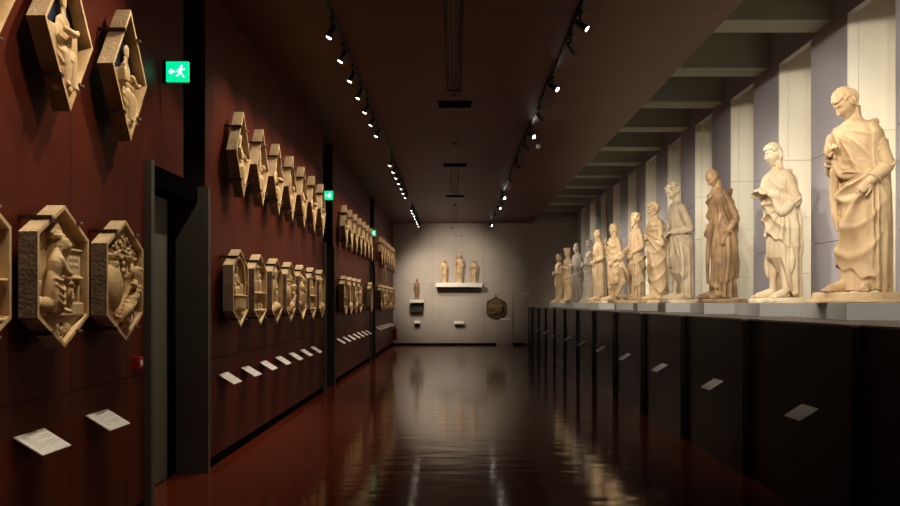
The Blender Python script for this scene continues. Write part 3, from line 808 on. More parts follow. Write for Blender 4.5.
def carve(kind):
    bm = bmesh.new()
    I = inset_poly(HEX if kind[0] == 'h' else LOZ, .036)
    if kind == 'h_weaver':
        plate(bm, I)
        prism_bar(bm, inset_poly([(-.30, -.235), (.30, -.235), (0, -.40)][::-1], .012), FX, FX+.034)
        box(bm, FX, FX+.062, -.29, .29, -.232, -.212); box(bm, FX, FX+.045, -.27, .27, -.25, -.24)
        r = random.Random(5)
        for k in range(90):
            y, z = tri(r, 0, -.25, .23, -.14); q = .010 + .007*r.random(); ell(bm, (FX+.036, y, z), (q, q, q*1.3), (r.random()*3, 0, 0), 8)
        for y in (-.12, 0, .12): tube(bm, [(FX+.04, y+.035*math.cos(t), -.285+.028*math.sin(t)) for t in (0, 1, 2, 3, 4, 5)], .007, n=6)
        # stooping robed figure in profile
        tube(bm, [(FX+.045, -.125, -.205), (FX+.06, -.13, -.10), (FX+.062, -.125, -.03), (FX+.055, -.11, .02)], [.085, .080, .066, .050], n=18, flat=.55, up=(1, 0, 0))
        tube(bm, [(FX+.06, -.112, .01), (FX+.065, -.105, .07), (FX+.06, -.075, .125)], [.050, .058, .038], n=16, flat=.7, up=(1, 0, 0))
        for k in range(6):
            t = k/5; tube(bm, [(FX+.088, -.145+.03*t, -.02), (FX+.100, -.175+.085*t, -.11), (FX+.085, -.185+.115*t, -.205)], [.005, .010, .012], n=6)
        for k in range(3): tube(bm, [(FX+.10, -.17, -.05-.04*k), (FX+.112, -.11, -.085-.04*k), (FX+.095, -.055, -.06-.04*k)], [.006, .011, .006], n=6)
        tube(bm, [(FX+.09, -.165, -.015), (FX+.105, -.11, -.028), (FX+.085, -.06, -.012)], .008, n=6)
        head(bm, Vector((FX+.075, -.030, .158)), rotm(PI-.55, .45, 0), 'short', .02, 4, .46, 30, 40)
        tube(bm, [(FX+.055, -.055, .185), (FX+.09, -.035, .200), (FX+.06, .005, .195)], [.018, .024, .016], n=8)
        tube(bm, [(FX+.085, -.10, .09), (FX+.10, -.055, .025), (FX+.095, .015, .015)], [.030, .025, .018], n=10)
        ell(bm, (FX+.095, .03, .012), (.012, .02, .013), None, 8)
        tube(bm, [(FX+.07, -.06, -.05), (FX+.085, .02, -.04), (FX+.08, .07, -.055)], [.024, .020, .016], n=8); ell(bm, (FX+.08, .085, -.06), (.012, .018, .013), None, 8)
        foot(bm, (FX+.06, -.09, -.212), PI*.5, .42)
        tube(bm, [(FX+.04, -.28, -.165), (FX+.05, -.20, -.165)], [.046, .046], n=14, sub=1)
        tube(bm, [(FX+.03, -.285, -.165), (FX+.03, -.26, -.09), (FX+.035, -.24, -.04)], [.02, .016, .014], n=8)
        cyl(bm, (FX+.012, -.03, .0), (FX+.012, -.03, .26), .055, n=16); cyl(bm, (FX+.012, -.03, .215), (FX+.012, -.03, .24), .07, n=16)
        prism_bar(bm, [(-.12, .24), (.06, .24), (-.03, .31)], FX, FX+.045)
        box(bm, FX, FX+.042, .085, .275, .00, .16); box(bm, FX, FX+.058, .07, .285, -.015, .005); box(bm, FX, FX+.052, .08, .28, .155, .170)
        for k in range(3):
            for j in range(2): ell(bm, (FX+.044, .14+.04*k, .07+.04*j), (.006, .008, .012), None, 6)
        box(bm, FX, FX+.045, .235, .265, -.215, -.01); box(bm, FX, FX+.062, .09, .28, -.215, -.155)
        tube(bm, [(FX+.05, .12, -.02), (FX+.055, .105, -.13)], [.010, .026], n=8, sub=1)
        tube(bm, [(FX+.04, .05, -.205), (FX+.045, .06, -.09), (FX+.04, .05, -.06)], [.014, .012, .012], n=8, sub=1)
        lumps(bm, lambda r: (-.29 + .05*r.random(), .0 + .2*r.random()), 14, .02, 8, .015)
    elif kind == 'h_barrel':
        plate(bm, I)
        prism_bar(bm, inset_poly([(-.30, .14), (.30, .14), (.30, .22), (0, .39), (-.30, .22)], .01), FX, FX+.022)
        lumps(bm, lambda r: tri(r, 0, .15, .33, .25), 330, .0115, 6, .035)
        lumps(bm, lambda r: (-.28 + .56*r.random(), .15 + .06*r.random()), 110, .0115, 16, .035)
        ell(bm, (FX+.03, -.17, -.05), (.070, .125, .17), None, 24)
        cyl(bm, (FX+.02, -.17, .09), (FX+.02, -.17, .125), .06, n=14)
        for yy in (-.02, .06, .13, .20, .25):
            tube(bm, [(FX+.01, yy, .14), (FX+.02, yy+.012, .06), (FX+.01, yy-.01, -.04)], [.016, .013, .010], n=8)
            lumps(bm, lambda r: (yy + .03*(r.random()-.5), .02 + .10*r.random()), 8, .014, int(yy*100)+30, .02)
        r = random.Random(9)
        tube(bm, [(FX+.03, .23, -.04), (FX+.045, .14, -.14), (FX+.04, .0, -.23)], [.045, .055, .035], n=12)
        for k in range(9):      # tumbled drapery of the reclining figure
            t = k/8; y, z = .24 - .26*t, -.02 - .22*t
            tube(bm, [(FX+.05, y-.06, z-.01), (FX+.085, y+.0, z-.035 + .02*r.random()), (FX+.06, y+.055, z-.01)], [.010, .020, .010], n=8)
        head(bm, Vector((FX+.06, .225, .055)), rotm(PI/2, .3, .3), 'long', .04, 5, .40, 30, 40)
        tube(bm, [(FX+.05, .22, -.0), (FX+.075, .15, -.03), (FX+.075, .09, -.02)], [.024, .02, .014], n=8)
        tube(bm, [(FX+.06, .06, -.19), (FX+.09, -.02, -.20), (FX+.06, -.06, -.27)], [.034, .030, .020], n=10); tube(bm, [(FX+.05, .10, -.24), (FX+.08, .02, -.28), (FX+.05, -.02, -.33)], [.030, .026, .018], n=10)
        lumps(bm, lambda r: tri(r, 0, -.24, .26, -.14), 60, .017, 7, .02)
        lumps(bm, lambda r: (-.28 + .12*r.random(), -.24 + .05*r.random()), 16, .02, 9)
    elif kind == 'h_tondo':
        plate(bm, I)
        prev = []
        for k in range(26):
            a = PI*k/25; ell(bm, (FX+.05, .262*math.cos(a), .06 + .262*math.sin(a)), .016, None, 8)
        tube(bm, [(FX+.02, .28*math.cos(PI*k/12), .06 + .28*math.sin(PI*k/12)) for k in range(13)], .022, n=8)
        for s in (-1, 1): box(bm, FX, FX+.05, s*.27-.02, s*.27+.02, -.235, .06)
        rel_fig(bm, (FX+.02, .02, -.14), .27, -.7, 'sit', 33, 'curly', .03, -.2)
        box(bm, FX, FX+.075, -.22, .22, -.235, -.08); box(bm, FX, FX+.09, -.24, .24, -.085, -.07)
        for k in range(5): box(bm, FX+.07, FX+.083, -.19+.08*k, -.14+.08*k, -.21, -.10)
        box(bm, FX, FX+.045, .07, .20, -.07, .05)
        lumps(bm, lambda r: tri(r, 0, -.25, .22, -.13), 30, .02, 4)
    elif kind == 'h_shelf':
        plate(bm, I)
        box(bm, FX, FX+.075, -.30, .30, -.05, -.03); box(bm, FX, FX+.07, -.27, .27, -.25, -.23)
        rel_fig(bm, (FX+.02, -.13, -.03), .25, .5, 'sit', 35, 'short', 0, .4); rel_fig(bm, (FX+.02, .12, -.03), .25, -.5, 'sit', 36, 'long', .04, -.3)
        rel_fig(bm, (FX+.03, -.17, -.23), .115, .2, 'sit', 37, 'short'); rel_fig(bm, (FX+.03, .02, -.23), .115, -.1, 'sit', 38, 'short'); rel_fig(bm, (FX+.03, .18, -.23), .115, -.3, 'sit', 39, 'short')
        lumps(bm, lambda r: tri(r, 0, .24, .2, .1), 16, .02, 3); lumps(bm, lambda r: tri(r, 0, -.255, .2, -.1), 14, .02, 2)
    elif kind == 'h_rider':
        plate(bm, I)
        rel_fig(bm, (FX+.03, -.10, -.22), .24, .6, 'stand', 41, 'curly', 0, .5, .2); rel_fig(bm, (FX+.02, .14, -.14), .24, -.6, 'sit', 42, 'long', .04, -.4)
        tube(bm, [(FX+.03, -.2, -.25), (FX+.05, 0, -.2), (FX+.03, .22, -.22)], [.05, .06, .05], n=10)
        lumps(bm, lambda r: (-.25 + .5*r.random(), .18 + .08*r.random()), 30, .03, 12); lumps(bm, lambda r: tri(r, 0, -.24, .25, -.14), 26, .024, 13)
        tube(bm, [(FX+.03, .02, -.2), (FX+.04, -.02, .05), (FX+.03, .03, .28)], [.02, .018, .03], n=8)
    elif kind == 'z_cross':
        rel_fig(bm, (FX+.02, .0, -.32), .395, .15, 'sit', 51, 'curly', .0, -.2, .05)
        box(bm, FX-.01, FX+.03, -.19, .19, -.12, .02)
        tube(bm, [(FX+.075, -.075, .0), (FX+.09, 0, -.01), (FX+.075, .075, .02)], [.020, .024, .018], n=10)
        ell(bm, (FX+.02, .0, -.33), (.05, .10, .04)); tube(bm, [(FX+.01, 0, -.40), (FX+.02, 0, -.33)], [.015, .05], n=8, sub=1)
    elif kind == 'z_castle':
        rel_fig(bm, (FX+.02, .02, -.32), .385, .35, 'sit', 52, 'curly', .0, .1, .05)
        box(bm, FX-.01, FX+.03, -.15, .17, -.12, .02)
        box(bm, FX+.03, FX+.085, -.14, -.05, -.06, .0)
        for k in range(3): box(bm, FX+.035, FX+.08, -.14+.034*k, -.119+.034*k, .0, .028)
        box(bm, FX+.04, FX+.075, -.112, -.078, .0, .06)
        tube(bm, [(FX+.05, .08, .0), (FX+.065, .125, -.05), (FX+.07, .165, -.035)], [.022, .018, .014], n=8)
        ell(bm, (FX+.02, .02, -.33), (.05, .10, .04)); tube(bm, [(FX+.01, 0, -.40), (FX+.02, .01, -.33)], [.015, .05], n=8, sub=1)
    elif kind == 'z_veil':
        rel_fig(bm, (FX+.02, -.01, -.32), .39, -.25, 'sit', 53, 'long', .05, .3, .08)
        box(bm, FX-.01, FX+.03, -.18, .18, -.13, .0)
        ell(bm, (FX+.06, .07, .0), (.028, .036, .045)); tube(bm, [(FX+.05, -.17, -.1), (FX+.06, -.15, .05), (FX+.05, -.13, .16)], [.018, .018, .026], n=8)
        ell(bm, (FX+.02, .0, -.33), (.05, .10, .04))
    elif kind == 's_slab':
        prism_bar(bm, [(-.15, -.21), (.15, -.21), (.15, .21), (-.15, .21)], FX-.03, FX+.006)
        rel_fig(bm, (FX+.02, 0, -.20), .21, .2, 'stand', 55, 'long', .04)
    # keep everything inside the block's back plane
    for v in bm.verts:
        if v.co.x < FX - .035: v.co.x = FX - .035
    return remesh('carving', bm, .0058 if kind in ('h_weaver', 'h_barrel', 'z_cross', 'z_castle') else .0075, 1)

CV = {k: carve(k) for k in ('h_weaver', 'h_barrel', 'h_tondo', 'h_shelf', 'h_rider', 'z_cross', 'z_castle', 'z_veil', 's_slab')}
GAP = .07          # stand-off from the wall

def relief_proto(kind):
    hexa = kind[0] == 'h'
    pts = HEX if hexa else LOZ
    e = empty('hexagonal_relief' if hexa else 'lozenge_relief')
    fb = poly_frame(pts, DEP, .022, .075)
    bmesh.ops.subdivide_edges(fb, edges=fb.edges[:], cuts=3, use_grid_fill=True)
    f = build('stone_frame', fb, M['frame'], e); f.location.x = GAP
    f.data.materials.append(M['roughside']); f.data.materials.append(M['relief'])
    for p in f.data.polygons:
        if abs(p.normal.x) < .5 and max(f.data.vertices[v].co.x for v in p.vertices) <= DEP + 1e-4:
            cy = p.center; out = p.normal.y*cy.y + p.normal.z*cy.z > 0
            p.material_index = (0 if p.normal.z > .2 else 1) if out else 2  # upward outer faces get the paler stone: their lit look is painted in
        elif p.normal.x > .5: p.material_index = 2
    if not hexa:
        q = inset_poly(pts, .036); bm = bmesh.new(); prism_bar(bm, q, DEP - .082, DEP - .073)
        g = build('blue_ground', bm, M['blue'], e); g.location.x = GAP
    c = mesh_obj('carving', CV[kind], M['relief'], e); c.location.x = GAP
    # iron strap over the shoulders, with a bar running back to the wall
    def edge_y(z, s):       # outline half-width at height z
        if hexa: return s*(HW if abs(z) < HS else HW*(HH-abs(z))/(HH-HS))
        return s*LW*(1-abs(z)/LH)
    for s in (-1, 1):
        for z in ((.315, -.315) if hexa else (.27, -.27)):
            y = edge_y(z, s); nz = 1 if z > 0 else -1
            bm = bmesh.new()
            box(bm, 0.0, GAP + DEP + .010, y + s*.003 - .009, y + s*.003 + .009, z - .010 + nz*.012, z + .010 + nz*.012)
            box(bm, GAP + DEP + .001, GAP + DEP + .010, y - s*.030, y + s*.012, z - .010 + nz*.008, z + .010 + nz*.008)
            br = build('bracket', bm, M['iron'], e)
            bm = bmesh.new(); cyl(bm, (GAP+DEP+.010, y + s*.004, z + nz*.010), (GAP+DEP+.022, y + s*.004, z + nz*.010), .008, n=10)
            build('screw', bm, M['steel'], br)
    return e
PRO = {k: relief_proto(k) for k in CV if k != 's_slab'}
used = set()
def place(kind, loc, label, group, cat='stone relief'):
    if kind in used: e = copy_tree(PRO[kind])
    else: e = PRO[kind]; used.add(kind)
    e.location = loc; tag(e, label, cat, group); return e

HZ, LZ = 1.805, 3.24
hk = ['h_tondo', 'h_shelf', 'h_rider', 'h_barrel', 'h_weaver', 'h_shelf', 'h_rider']
zk = ['z_castle', 'z_veil', 'z_cross', 'z_veil', 'z_castle', 'z_cross', 'z_veil']
bays = ['nearest', 'second', 'third', 'last']
for kk, y, z, lab in (('h_shelf', 4.16, HZ, 'hexagonal stone relief cut by the left edge of the picture, lower row'),
                      ('h_weaver', 5.11, HZ, 'hexagonal relief of a robed figure stooping beside a cupboard, lower row of the nearest bay'),
                      ('h_barrel', 6.06, HZ, 'hexagonal relief of a big barrel under vines, lower row right before the first doorway'),
                      ('z_veil', 4.23, LZ, 'lozenge relief whose edge just shows in the top left corner'),
                      ('z_cross', 5.185, LZ, 'large lozenge relief of a seated figure with folded arms, top left'),
                      ('z_castle', 6.15, LZ, 'lozenge relief of a seated figure holding a small castle, left of the first exit sign')):
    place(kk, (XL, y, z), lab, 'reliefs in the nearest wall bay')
for bi in (1, 2, 3):
    for k in range(7):
        y = FIRST[bi] + PITCH*k
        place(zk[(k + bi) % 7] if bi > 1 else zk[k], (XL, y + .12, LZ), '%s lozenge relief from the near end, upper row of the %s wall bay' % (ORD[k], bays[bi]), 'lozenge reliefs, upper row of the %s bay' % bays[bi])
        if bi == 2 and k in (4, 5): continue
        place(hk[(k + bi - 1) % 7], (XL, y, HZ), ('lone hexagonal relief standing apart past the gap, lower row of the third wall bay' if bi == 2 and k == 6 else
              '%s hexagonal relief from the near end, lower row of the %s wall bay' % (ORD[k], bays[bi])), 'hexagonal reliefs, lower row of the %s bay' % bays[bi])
# small rectangular slab between the rows in the last bay
e = empty('rectangular_relief', (XL, 28.9, 2.62), 0, 'small upright rectangular relief hung between the two rows of the last bay', 'stone relief')
fb = poly_frame([(-.19, -.25), (.19, -.25), (.19, .25), (-.19, .25)], DEP, .022, .08)
f = build('stone_frame', fb, M['frame'], e); f.location.x = GAP
c = mesh_obj('carving', CV['s_slab'], M['relief'], e); c.location.x = GAP
bm = bmesh.new(); box(bm, 0, GAP+.01, -.12, .12, .20, .23); box(bm, 0, GAP+.01, -.12, .12, -.23, -.20); build('bracket', bm, M['iron'], e)

# captions under the reliefs
for y, lab in ((5.11, 'white slanted caption plate nearest to the viewer, lower left'), (6.06, 'white slanted caption plate just before the first doorway')):
    label_desk((XL, y-.07, .855), 0, lab, 'captions of the nearest wall bay', (.36, .19), M['card'])
for bi in (1, 2, 3):
    for k in range(7):
        label_desk((XL, FIRST[bi] + PITCH*k - .07, .86), 0, '%s white caption plate from the near end, under the %s bay of reliefs' % (ORD[k], bays[bi]), 'captions of the %s wall bay' % bays[bi], (.36, .19), M['card'])

# ------------------------------------------------------------------ exit signs, alarm, extinguisher
def exit_sign(loc, label):
    e = empty('exit_sign', loc, 0, label, 'exit sign', 'green exit signs')
    w, h = .19, .17
    bm = bmesh.new(); box(bm, 0, w, 0, .03, 0, h); o = build('light_box', bm, M['green'], e, bevel=.003)
    bm = bmesh.new(); box(bm, -.03, 0.0, -.005, .035, -.012, h+.012); build('wall_mount', bm, M['black'], e)
    bm = bmesh.new()      # running man and arrow, on the side that faces the corridor's near end
    def bar(p, q, t):
        p, q = Vector((p[0], 0, p[1])), Vector((q[0], 0, q[1])); d = (q-p).normalized(); n = Vector((-d.z, 0, d.x))*t/2
        vs = [bm.verts.new(v + Vector((0, -.0015, 0))) for v in (p-n, q-n, q+n, p+n)]; bm.faces.new(vs)
    k = h/.17
    bar((.125,.115), (.118,.075), .018); bar((.118,.08), (.140,.055), .010); bar((.140,.055), (.152,.035), .009); bar((.118,.08), (.105,.052), .010); bar((.105,.052), (.085,.048), .009)
    bar((.125,.11), (.148,.098), .008); bar((.148,.098), (.158,.108), .008); bar((.122,.108), (.100,.098), .008); bar((.100,.098), (.095,.080), .008)
    vs = [bm.verts.new((.131 + .011*math.cos(a*PI/6), -.0015, .130 + .011*math.sin(a*PI/6))) for a in range(12)]; bm.faces.new(vs)
    bar((.028,.085), (.075,.085), .014); bar((.028,.085), (.048,.106), .011); bar((.028,.085), (.048,.064), .011)
    build('running_man_pictogram', bm, M['signwhite'], o)
    return e
exit_sign((XL-.0, 7.43, 3.52), 'green lit running man exit sign above the first doorway')
exit_sign((XL-.08, 16.8, 3.62), 'green lit exit sign in the dark gap beyond the second bay')
exit_sign((XL-.08, 25.9, 3.62), 'tiny green exit sign far off in the dark gap before the last bay')
for y in (16.8, 25.9):
    b = bmesh.new(); box(b, XL-.85, XL-.055, y-.02, y+.06, 3.55, 3.85); build('trim_60', b, M['dark'], kind='structure')

e = empty('alarm_call_point', (XL, 6.72, 1.15), 0, 'small red fire alarm call point beside the first door frame', 'fire alarm')
bm = bmesh.new(); box(bm, -.004, .045, -.045, .045, 0, .09); build('case', bm, M['red'], e, bevel=.004)
bm = bmesh.new(); box(bm, .0452, .048, -.025, .025, .025, .065); build('glass_plate', bm, M['white'], e)

e = empty('fire_extinguisher', (XL+.13, 33.9, .22), 0, 'red fire extinguisher hung low at the far end of the left wall', 'fire extinguisher')
bm = bmesh.new(); rows = []
for z, r in ((0, .05), (.02, .078), (.40, .08), (.46, .065), (.50, .028), (.53, .026)):
    rows.append([(r*math.cos(2*PI*k/20), r*math.sin(2*PI*k/20), z) for k in range(20)])
grid_mesh(bm, np.array(rows)); build('cylinder', bm, M['red'], e, smooth=True)
bm = bmesh.new(); cyl(bm, (0,0,.525), (0,0,.56), .03, n=12); box(bm, -.012, .012, -.09, .03, .565, .58); box(bm, -.012, .012, -.09, .03, .595, .61); box(bm, -.01, .01, .0, .03, .56, .6); build('valve', bm, M['black'], e)
bm = bmesh.new(); tube(bm, [(0,.03,.55),(0,.11,.48),(0,.12,.3),(0,.10,.15)], [.010,.010,.010,.016], n=8); build('hose', bm, M['black'], e, smooth=True)
bm = bmesh.new(); box(bm, -.135, -.075, -.03, .03, .30, .36); build('wall_bracket', bm, M['black'], e)

# ------------------------------------------------------------------ far wall
def wall_shelf(x0, x1, z0, z1, depth, label, gap=None):
    e = empty('wall_shelf', ((x0+x1)/2, YF, z0), 0, label, 'shelf')
    w = (x1-x0)/2
    bm = bmesh.new(); box(bm, -w, w, -depth, 0, 0, z1-z0); build('board', bm, M['white'], e, bevel=.005)
    if gap:
        bm = bmesh.new(); box(bm, -w+.02, w-.02, -depth*.55, 0, -gap, -.002); build('shadow_block', bm, M['under_shadow'], e)  # black block standing in for the shadow below the short shelf
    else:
        bm = bmesh.new(); box(bm, -w+.08, w-.08, -depth*.5, 0, -.05, -.002); build('shadow_strip', bm, M['under_shadow'], e)  # black strip standing in for the long shelf's shadow band
    return e
wall_shelf(-.74, 1.06, 2.27, 2.43, .50, 'long white shelf carrying three small statues on the far wall')
wall_shelf(-1.76, -1.22, 1.66, 1.78, .45, 'short white shelf with a painted shadow below it, carrying one statuette', .36)
def small_statue(x, z, h, sp, label, y=YF-.26, base=(.30, .26)):
    return statue((x, y, z), sp.get('rz', 0), h, sp, M[sp.get('mat', 'marble')], label, .014, 'small_statue', .03, 'small statues on the far wall', base)
MANT = [dict(h0=.40, h1=.2, t0=-.6, off=.034, lam=.22, u=.4, k=.15, ts=.4, amp=.040, fan=[(1.15, .5, 6, 1.0)])]
small_statue(-.43, 2.43, .96, dict(seed=71, rz=.15, hair='curly', head=(.25, .1, 0), amp=.024, n=9, mantle=MANT, armL=((.27,.0,1.05),(.16,-.2,1.0),1.0), armR=((-.30,-.03,1.10),(-.30,-.22,1.05),1.1),
    tubes=[([(-.30,-.27,1.15),(-.31,-.27,.95)], [.06,.06], 10)]), 'left statue of the three on the long shelf, holding something at its side')
small_statue(.16, 2.43, 1.17, dict(seed=72, rz=-.2, hair='long', beard=.08, head=(-.35, .05, 0), amp=.024, n=9, mantle=MANT, armL=((.28,.0,1.05),(.18,-.2,.95),1.1), armR=((-.27,-.1,1.12),(-.20,-.28,1.18),1.0),
    tubes=[([(-.21,-.30,1.3),(-.22,-.26,.7),(-.22,-.22,.02)], [.03,.03,.035], 10)]), 'tallest middle statue of the three on the long shelf, bearded with a staff')
small_statue(.73, 2.43, .95, dict(seed=73, rz=-.1, hair='short', beard=.03, head=(-.3, .1, 0), amp=.024, n=9, mantle=MANT, armL=((.28,.0,1.05),(.10,-.22,1.1),1.1), armR=((-.28,-.03,1.08),(-.16,-.24,1.18),1.0)),
    'right statue of the three on the long shelf, arms before its chest')
small_statue(-1.49, 1.78, .82, dict(seed=74, rz=.1, hair='hood', mat='marble_brown', head=(.05, .1, 0), amp=.02, n=9, mantle=MANT, armL=((.25,.0,1.05),(.04,-.22,1.12),1.0), armR=((-.25,.0,1.05),(-.04,-.22,1.08),1.0)),
    'lone small hooded statue on the short shelf at the left of the far wall')
for x, z, w, lab in ((-1.48, .90, .22, 'small white caption box low under the lone statuette'), (.16, .88, .40, 'wider white caption box low under the long shelf')):
    e = empty('caption_box', (x, YF, z), 0, lab, 'caption plate')
    bm = bmesh.new(); obox(bm, Matrix.Translation((0, -.12, 0)) @ Matrix.Rotation(math.radians(25), 4, 'X'), w, .24, .02); build('plate', bm, M['white'], e)
    bm = bmesh.new(); box(bm, -w*.42, w*.42, -.10, .004, -.17 if w < .3 else -.09, -.03); build('caption_shadow', bm, M['under_shadow'], e)  # black block painted in as the shadow under the caption
# hexagon on a tall panel
e = empty('backing_panel', (1.95, YF-.016, 0.0), 0, 'tall pale panel on the far wall behind the hexagon', 'panel')
bm = bmesh.new(); box(bm, -.32, .32, -.05, 0, 0, 2.08); build('board', bm, M['plaster'], e, bevel=.004)
e = empty('framed_hexagon', (1.60, YF-.075, 1.47), -PI/2, 'brown hexagonal relief with a thick dark rim on the far wall', 'stone relief')
hx2 = [(p[0]*1.1, p[1]*1.02) for p in HEX]
b = poly_frame(hx2, .12, .05, .05); build('rim', b, M['bronze'], e)
bm = bmesh.new(); prism_bar(bm, inset_poly(hx2, .06), .06, .076)
r = random.Random(4)
for _ in range(46):
    a, q = r.random()*6.28, .25*math.sqrt(r.random()); ell(bm, (.085, q*math.cos(a), q*math.sin(a)), (.02, .02 + .05*r.random(), .02 + .04*r.random()), (r.random()*3, 0, 0), 8)
build('carving', bm, M['gold'], e, smooth=True)
bm = bmesh.new(); box(bm, -.004, .03, -.03, .03, .40, .50); build('hanger', bm, M['bronze'], e)
e = empty('caption_box', (1.98, YF-.0655, .98), 0, 'small white caption on the tall panel right below the hexagon', 'caption plate')
bm = bmesh.new(); box(bm, -.2, .2, -.02, 0, 0, .07); build('plate', bm, M['white'], e)
e = empty('wall_speaker', (.13, YF, 4.37), 0, 'round grey speaker high on the far wall above the statues', 'speaker')
bm = bmesh.new(); cyl(bm, (0, 0, 0), (0, -.08, 0), .12, .105, n=24); build('housing', bm, M['slab'], e)
bm = bmesh.new(); cyl(bm, (0, -.08, 0), (0, -.085, 0), .085, n=24); build('grille', bm, M['plaster'], e)
e = empty('wall_sensor', (-.10, YF, 4.62), 0, 'tiny dark sensor beside the round speaker', 'sensor')
bm = bmesh.new(); cyl(bm, (0, 0, 0), (0, -.05, 0), .045, .03, n=16); build('housing', bm, M['lampgrey'], e)
e = empty('security_camera', (2.82, YF, 2.0), 0, 'white dome camera on the far wall near the plinths', 'camera')
bm = bmesh.new(); cyl(bm, (0, 0, 0), (0, -.04, 0), .09, n=20); build('mount', bm, M['white'], e)
bm = bmesh.new(); ell(bm, (0, -.07, 0), .075, None, 16); build('dome', bm, M['white'], e, smooth=True)

# ------------------------------------------------------------------ ceiling fittings
def slot(y0, y1, label):
    e = empty('ceiling_slot', (-.015, y0, ZC), 0, label, 'air vent', 'air slots in the ceiling')
    bm = bmesh.new(); box(bm, -.09, .09, 0.01, y1-y0-.01, .02, .05); build('perforated_plate', bm, M['perf'], e)
    bm = bmesh.new()
    for x in (-.092, .082): box(bm, x, x+.010, .012, y1-y0-.012, -.004, .0199)
    build('edge_strip', bm, M['ventgrey'], e)
slot(7.0, 13.05, 'long perforated air slot in the ceiling, nearest to the viewer')
slot(21.0, 25.0, 'second narrow air slot in the middle of the ceiling'); slot(30.0, 34.0, 'last short air slot in the ceiling before the far wall')
for y, lab in ((13.9, 'nearest black rectangular ceiling vent'), (20.0, 'middle black rectangular ceiling vent'), (25.8, 'farthest black rectangular ceiling vent')):
    e = empty('ceiling_vent', (0, y, ZC), 0, lab, 'air vent', 'black ceiling vents')
    bm = bmesh.new(); box(bm, -.29, .29, -.22, .22, -.012, -.001); build('plate', bm, M['black'], e)
    bm = bmesh.new()
    for k in range(5): box(bm, -.26, .26, -.18+.08*k, -.16+.08*k, -.020, -.0121)
    build('louvre', bm, M['dark'], e)
for y, lab in ((13.25, 'small round ceiling detector by the long slot'), (17.3, 'small round ceiling detector between the black vents'), (28.0, 'small round ceiling detector far along the ceiling')):
    e = empty('smoke_detector', (0, y, ZC), 0, lab, 'detector', 'ceiling detectors')
    bm = bmesh.new(); cyl(bm, (0,0,-.001), (0,0,-.035), .055, .04, n=18); build('housing', bm, M['ventgrey'], e)
e = empty('ceiling_sensor', (1.60, 16.9, ZC), 0, 'small hanging sensor right of the right lamp track', 'sensor')
bm = bmesh.new(); cyl(bm, (0,0,0), (0,0,-.10), .012, n=8); build('stem', bm, M['black'], e)
bm = bmesh.new(); ell(bm, (0,0,-.13), (.045,.045,.05)); build('housing', bm, M['white'], e, smooth=True)

for x, lab in ((-1.34, 'long black lamp track on the left of the ceiling'), (1.34, 'long black lamp track on the right of the ceiling')):
    e = empty('lamp_track', (x, Y0+.2, ZC), 0, lab, 'lamp track', 'ceiling lamp tracks')
    bm = bmesh.new(); box(bm, -.02, .02, 0, YF-Y0-.5, -.035, -.001); build('rail', bm, M['black'], e)
    bm = bmesh.new(); box(bm, -.035, .035, .1, YF-Y0-.6, -.008, -.0012); build('flange', bm, M['lampgrey'], e)

LAMPN = [0]
def spotlight(x, y, target, power, angle, label, group, color=(1.0, .80, .56), bright=False, blend=.5, rad=.04, size=.68):
    zt = ZC - .035
    piv = Vector((x, y, zt - .13)); d = (Vector(target) - piv).normalized()
    e = empty('track_spotlight', (x, y, zt), 0, label, 'spotlight', group)
    L = lambda p: p - Vector((x, y, zt))
    bm = bmesh.new(); box(bm, -.018, .018, -.06, .06, -.03, 0); cyl(bm, (0,0,-.03), (0,0,-.10), .010, n=8); build('stem', bm, M['black'], e)
    bm = bmesh.new()
    a = piv - d*.07; u = d.orthogonal().normalized(); v = d.cross(u); n = 18; rows = []
    for t, r in ((0, .03), (.012, .046), (.10, .056), (.165, .060), (.165, .052), (.135, .046)):
        c = L(a + d*t); rows.append([tuple(c + (u*math.cos(2*PI*k/n) + v*math.sin(2*PI*k/n))*r*size) for k in range(n)])
    grid_mesh(bm, np.array(rows)); h = build('lamp_housing', bm, M['lampgrey'], e)
    bm = bmesh.new(); c0 = L(a + d*.150)
    cyl(bm, c0, c0 + d*.006, .047*size, n=16); build('lens', bm, M['lens2' if bright else 'lens'], h)
    ld = bpy.data.lights.new('spot_lamp', 'SPOT'); ld.energy = power; ld.color = color; ld.spot_size = math.radians(angle); ld.spot_blend = blend; ld.shadow_soft_size = rad
    lo = bpy.data.objects.new('spot_lamp', ld); link(lo); lo.parent = e
    lo.location = c0 + d*.03
    lo.rotation_euler = d.to_track_quat('-Z', 'Y').to_euler()
    return e

WARM = (1.0, .83, .62); WARM_R = (1.0, .88, .71)
PW_L, PW_R = 135, 520
k = 0
for bi, n in ((0, 7), (1, 7), (2, 7), (3, 7)):
    for k in range(n):
        y = FIRST[bi] + PITCH*k - (3.8 if bi == 0 else 0) + .30
        if y > YF - .3: continue
        lab = ('track spotlight out of view over the nearest bay' if bi == 0 else '%s spotlight from the near end over the %s wall bay, left track' % (ORD[k], bays[bi]))
        spotlight(-1.34, y, (XL, y - .45, 2.3), PW_L*(1, 1, .8, .6)[bi], 84, lab, 'left track spotlights over the %s bay' % bays[bi], WARM, blend=1.0)

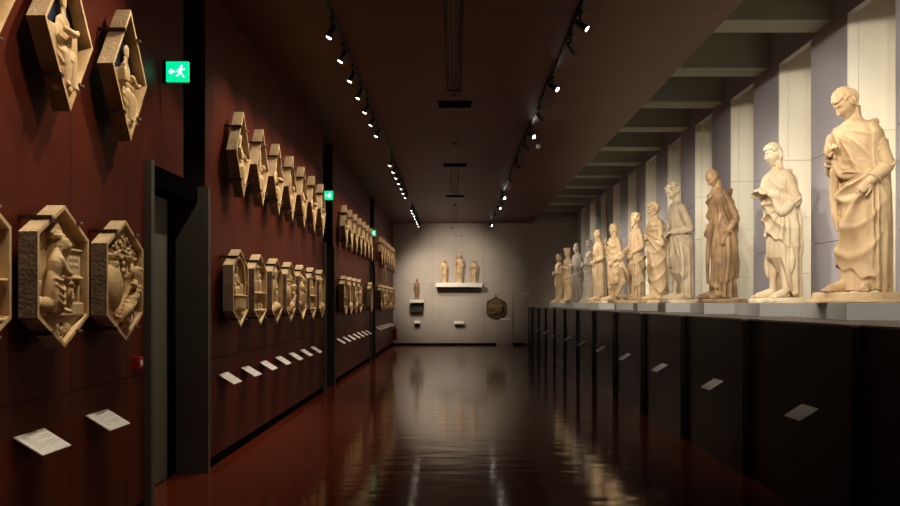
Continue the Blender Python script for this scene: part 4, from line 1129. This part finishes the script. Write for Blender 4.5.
RS = [9.4, 10.2, 12.1, 14.0, 15.6, 16.7, 19.0, 21.3, 24.7, 26.0, 27.3, 29.5, 33.4]
RT = [(3.9, 8.4, 2.5), (3.9, 13.5, 2.9), (3.9, 10.4, 2.6), (3.9, 17.2, 2.9), (3.9, 12.8, 2.6), (3.9, 20.0, 2.9), (3.9, 20.6, 2.6), (3.9, 24.4, 2.7), (3.9, 22.0, 2.6), (3.9, 29.5, 2.8), (3.9, 25.5, 2.6), (.2, YF, 2.9), (3.9, 31.5, 2.6)]
for k, (y, t) in enumerate(zip(RS, RT)):
    fwd = t[1] > y
    spotlight(1.34, y, t, (PW_R*1.0 if fwd else PW_R*.62) if k != 11 else 60, (54 if fwd else 56) if k != 11 else 66, '%s spotlight from the near end of the right track' % ORD[k], 'right track spotlights', WARM_R, bright=not fwd, blend=.8)
for k, (y, t) in enumerate(((7.4, (3.9, 11.4, 3.0)), (5.6, (3.9, 9.6, 3.0)), (3.6, (3.9, 8.6, 2.9)), (1.2, (3.9, 8.2, 2.9)))):
    spotlight(1.34, y, t, PW_R*.95, 52, 'spotlight on the right track above and behind the viewer', 'right track spotlights out of view', WARM_R)
spotlight(-1.34, 7.35, (XL-.15, 7.9, 1.3), 70, 60, 'added unseen spotlight on the left track brightening the first doorway', 'added left track spotlights out of view', WARM)  # lamp added out of view to brighten the dark doorway
# the far wall's own washers
for x, y, t, p in ((-1.34, 30.92, (-1.0, YF, 2.1), 380), (-1.34, 29.02, (-.1, YF, 2.5), 800), (1.34, 30.6, (.0, YF, 3.0), 160)):
    spotlight(x, y, t, p, 52, 'spotlight turned to the far wall, %s track' % ('left' if x < 0 else 'right') + (' near its end' if y > 30 else ' farther back'), 'spotlights turned to the far wall', (1.0, .84, .66), blend=1.0)

# ------------------------------------------------------------------ world and colour
w = bpy.data.worlds.new('world'); scene.world = w; w.use_nodes = True
w.node_tree.nodes['Background'].inputs['Color'].default_value = (0.02, 0.018, 0.016, 1)
w.node_tree.nodes['Background'].inputs['Strength'].default_value = 0.3
scene.view_settings.view_transform = 'Standard'
scene.view_settings.look = 'None'
scene.view_settings.exposure = 0.0
scene.cycles.use_denoising = True
scene.cycles.max_bounces = 8
scene.cycles.sample_clamp_indirect = 6.0
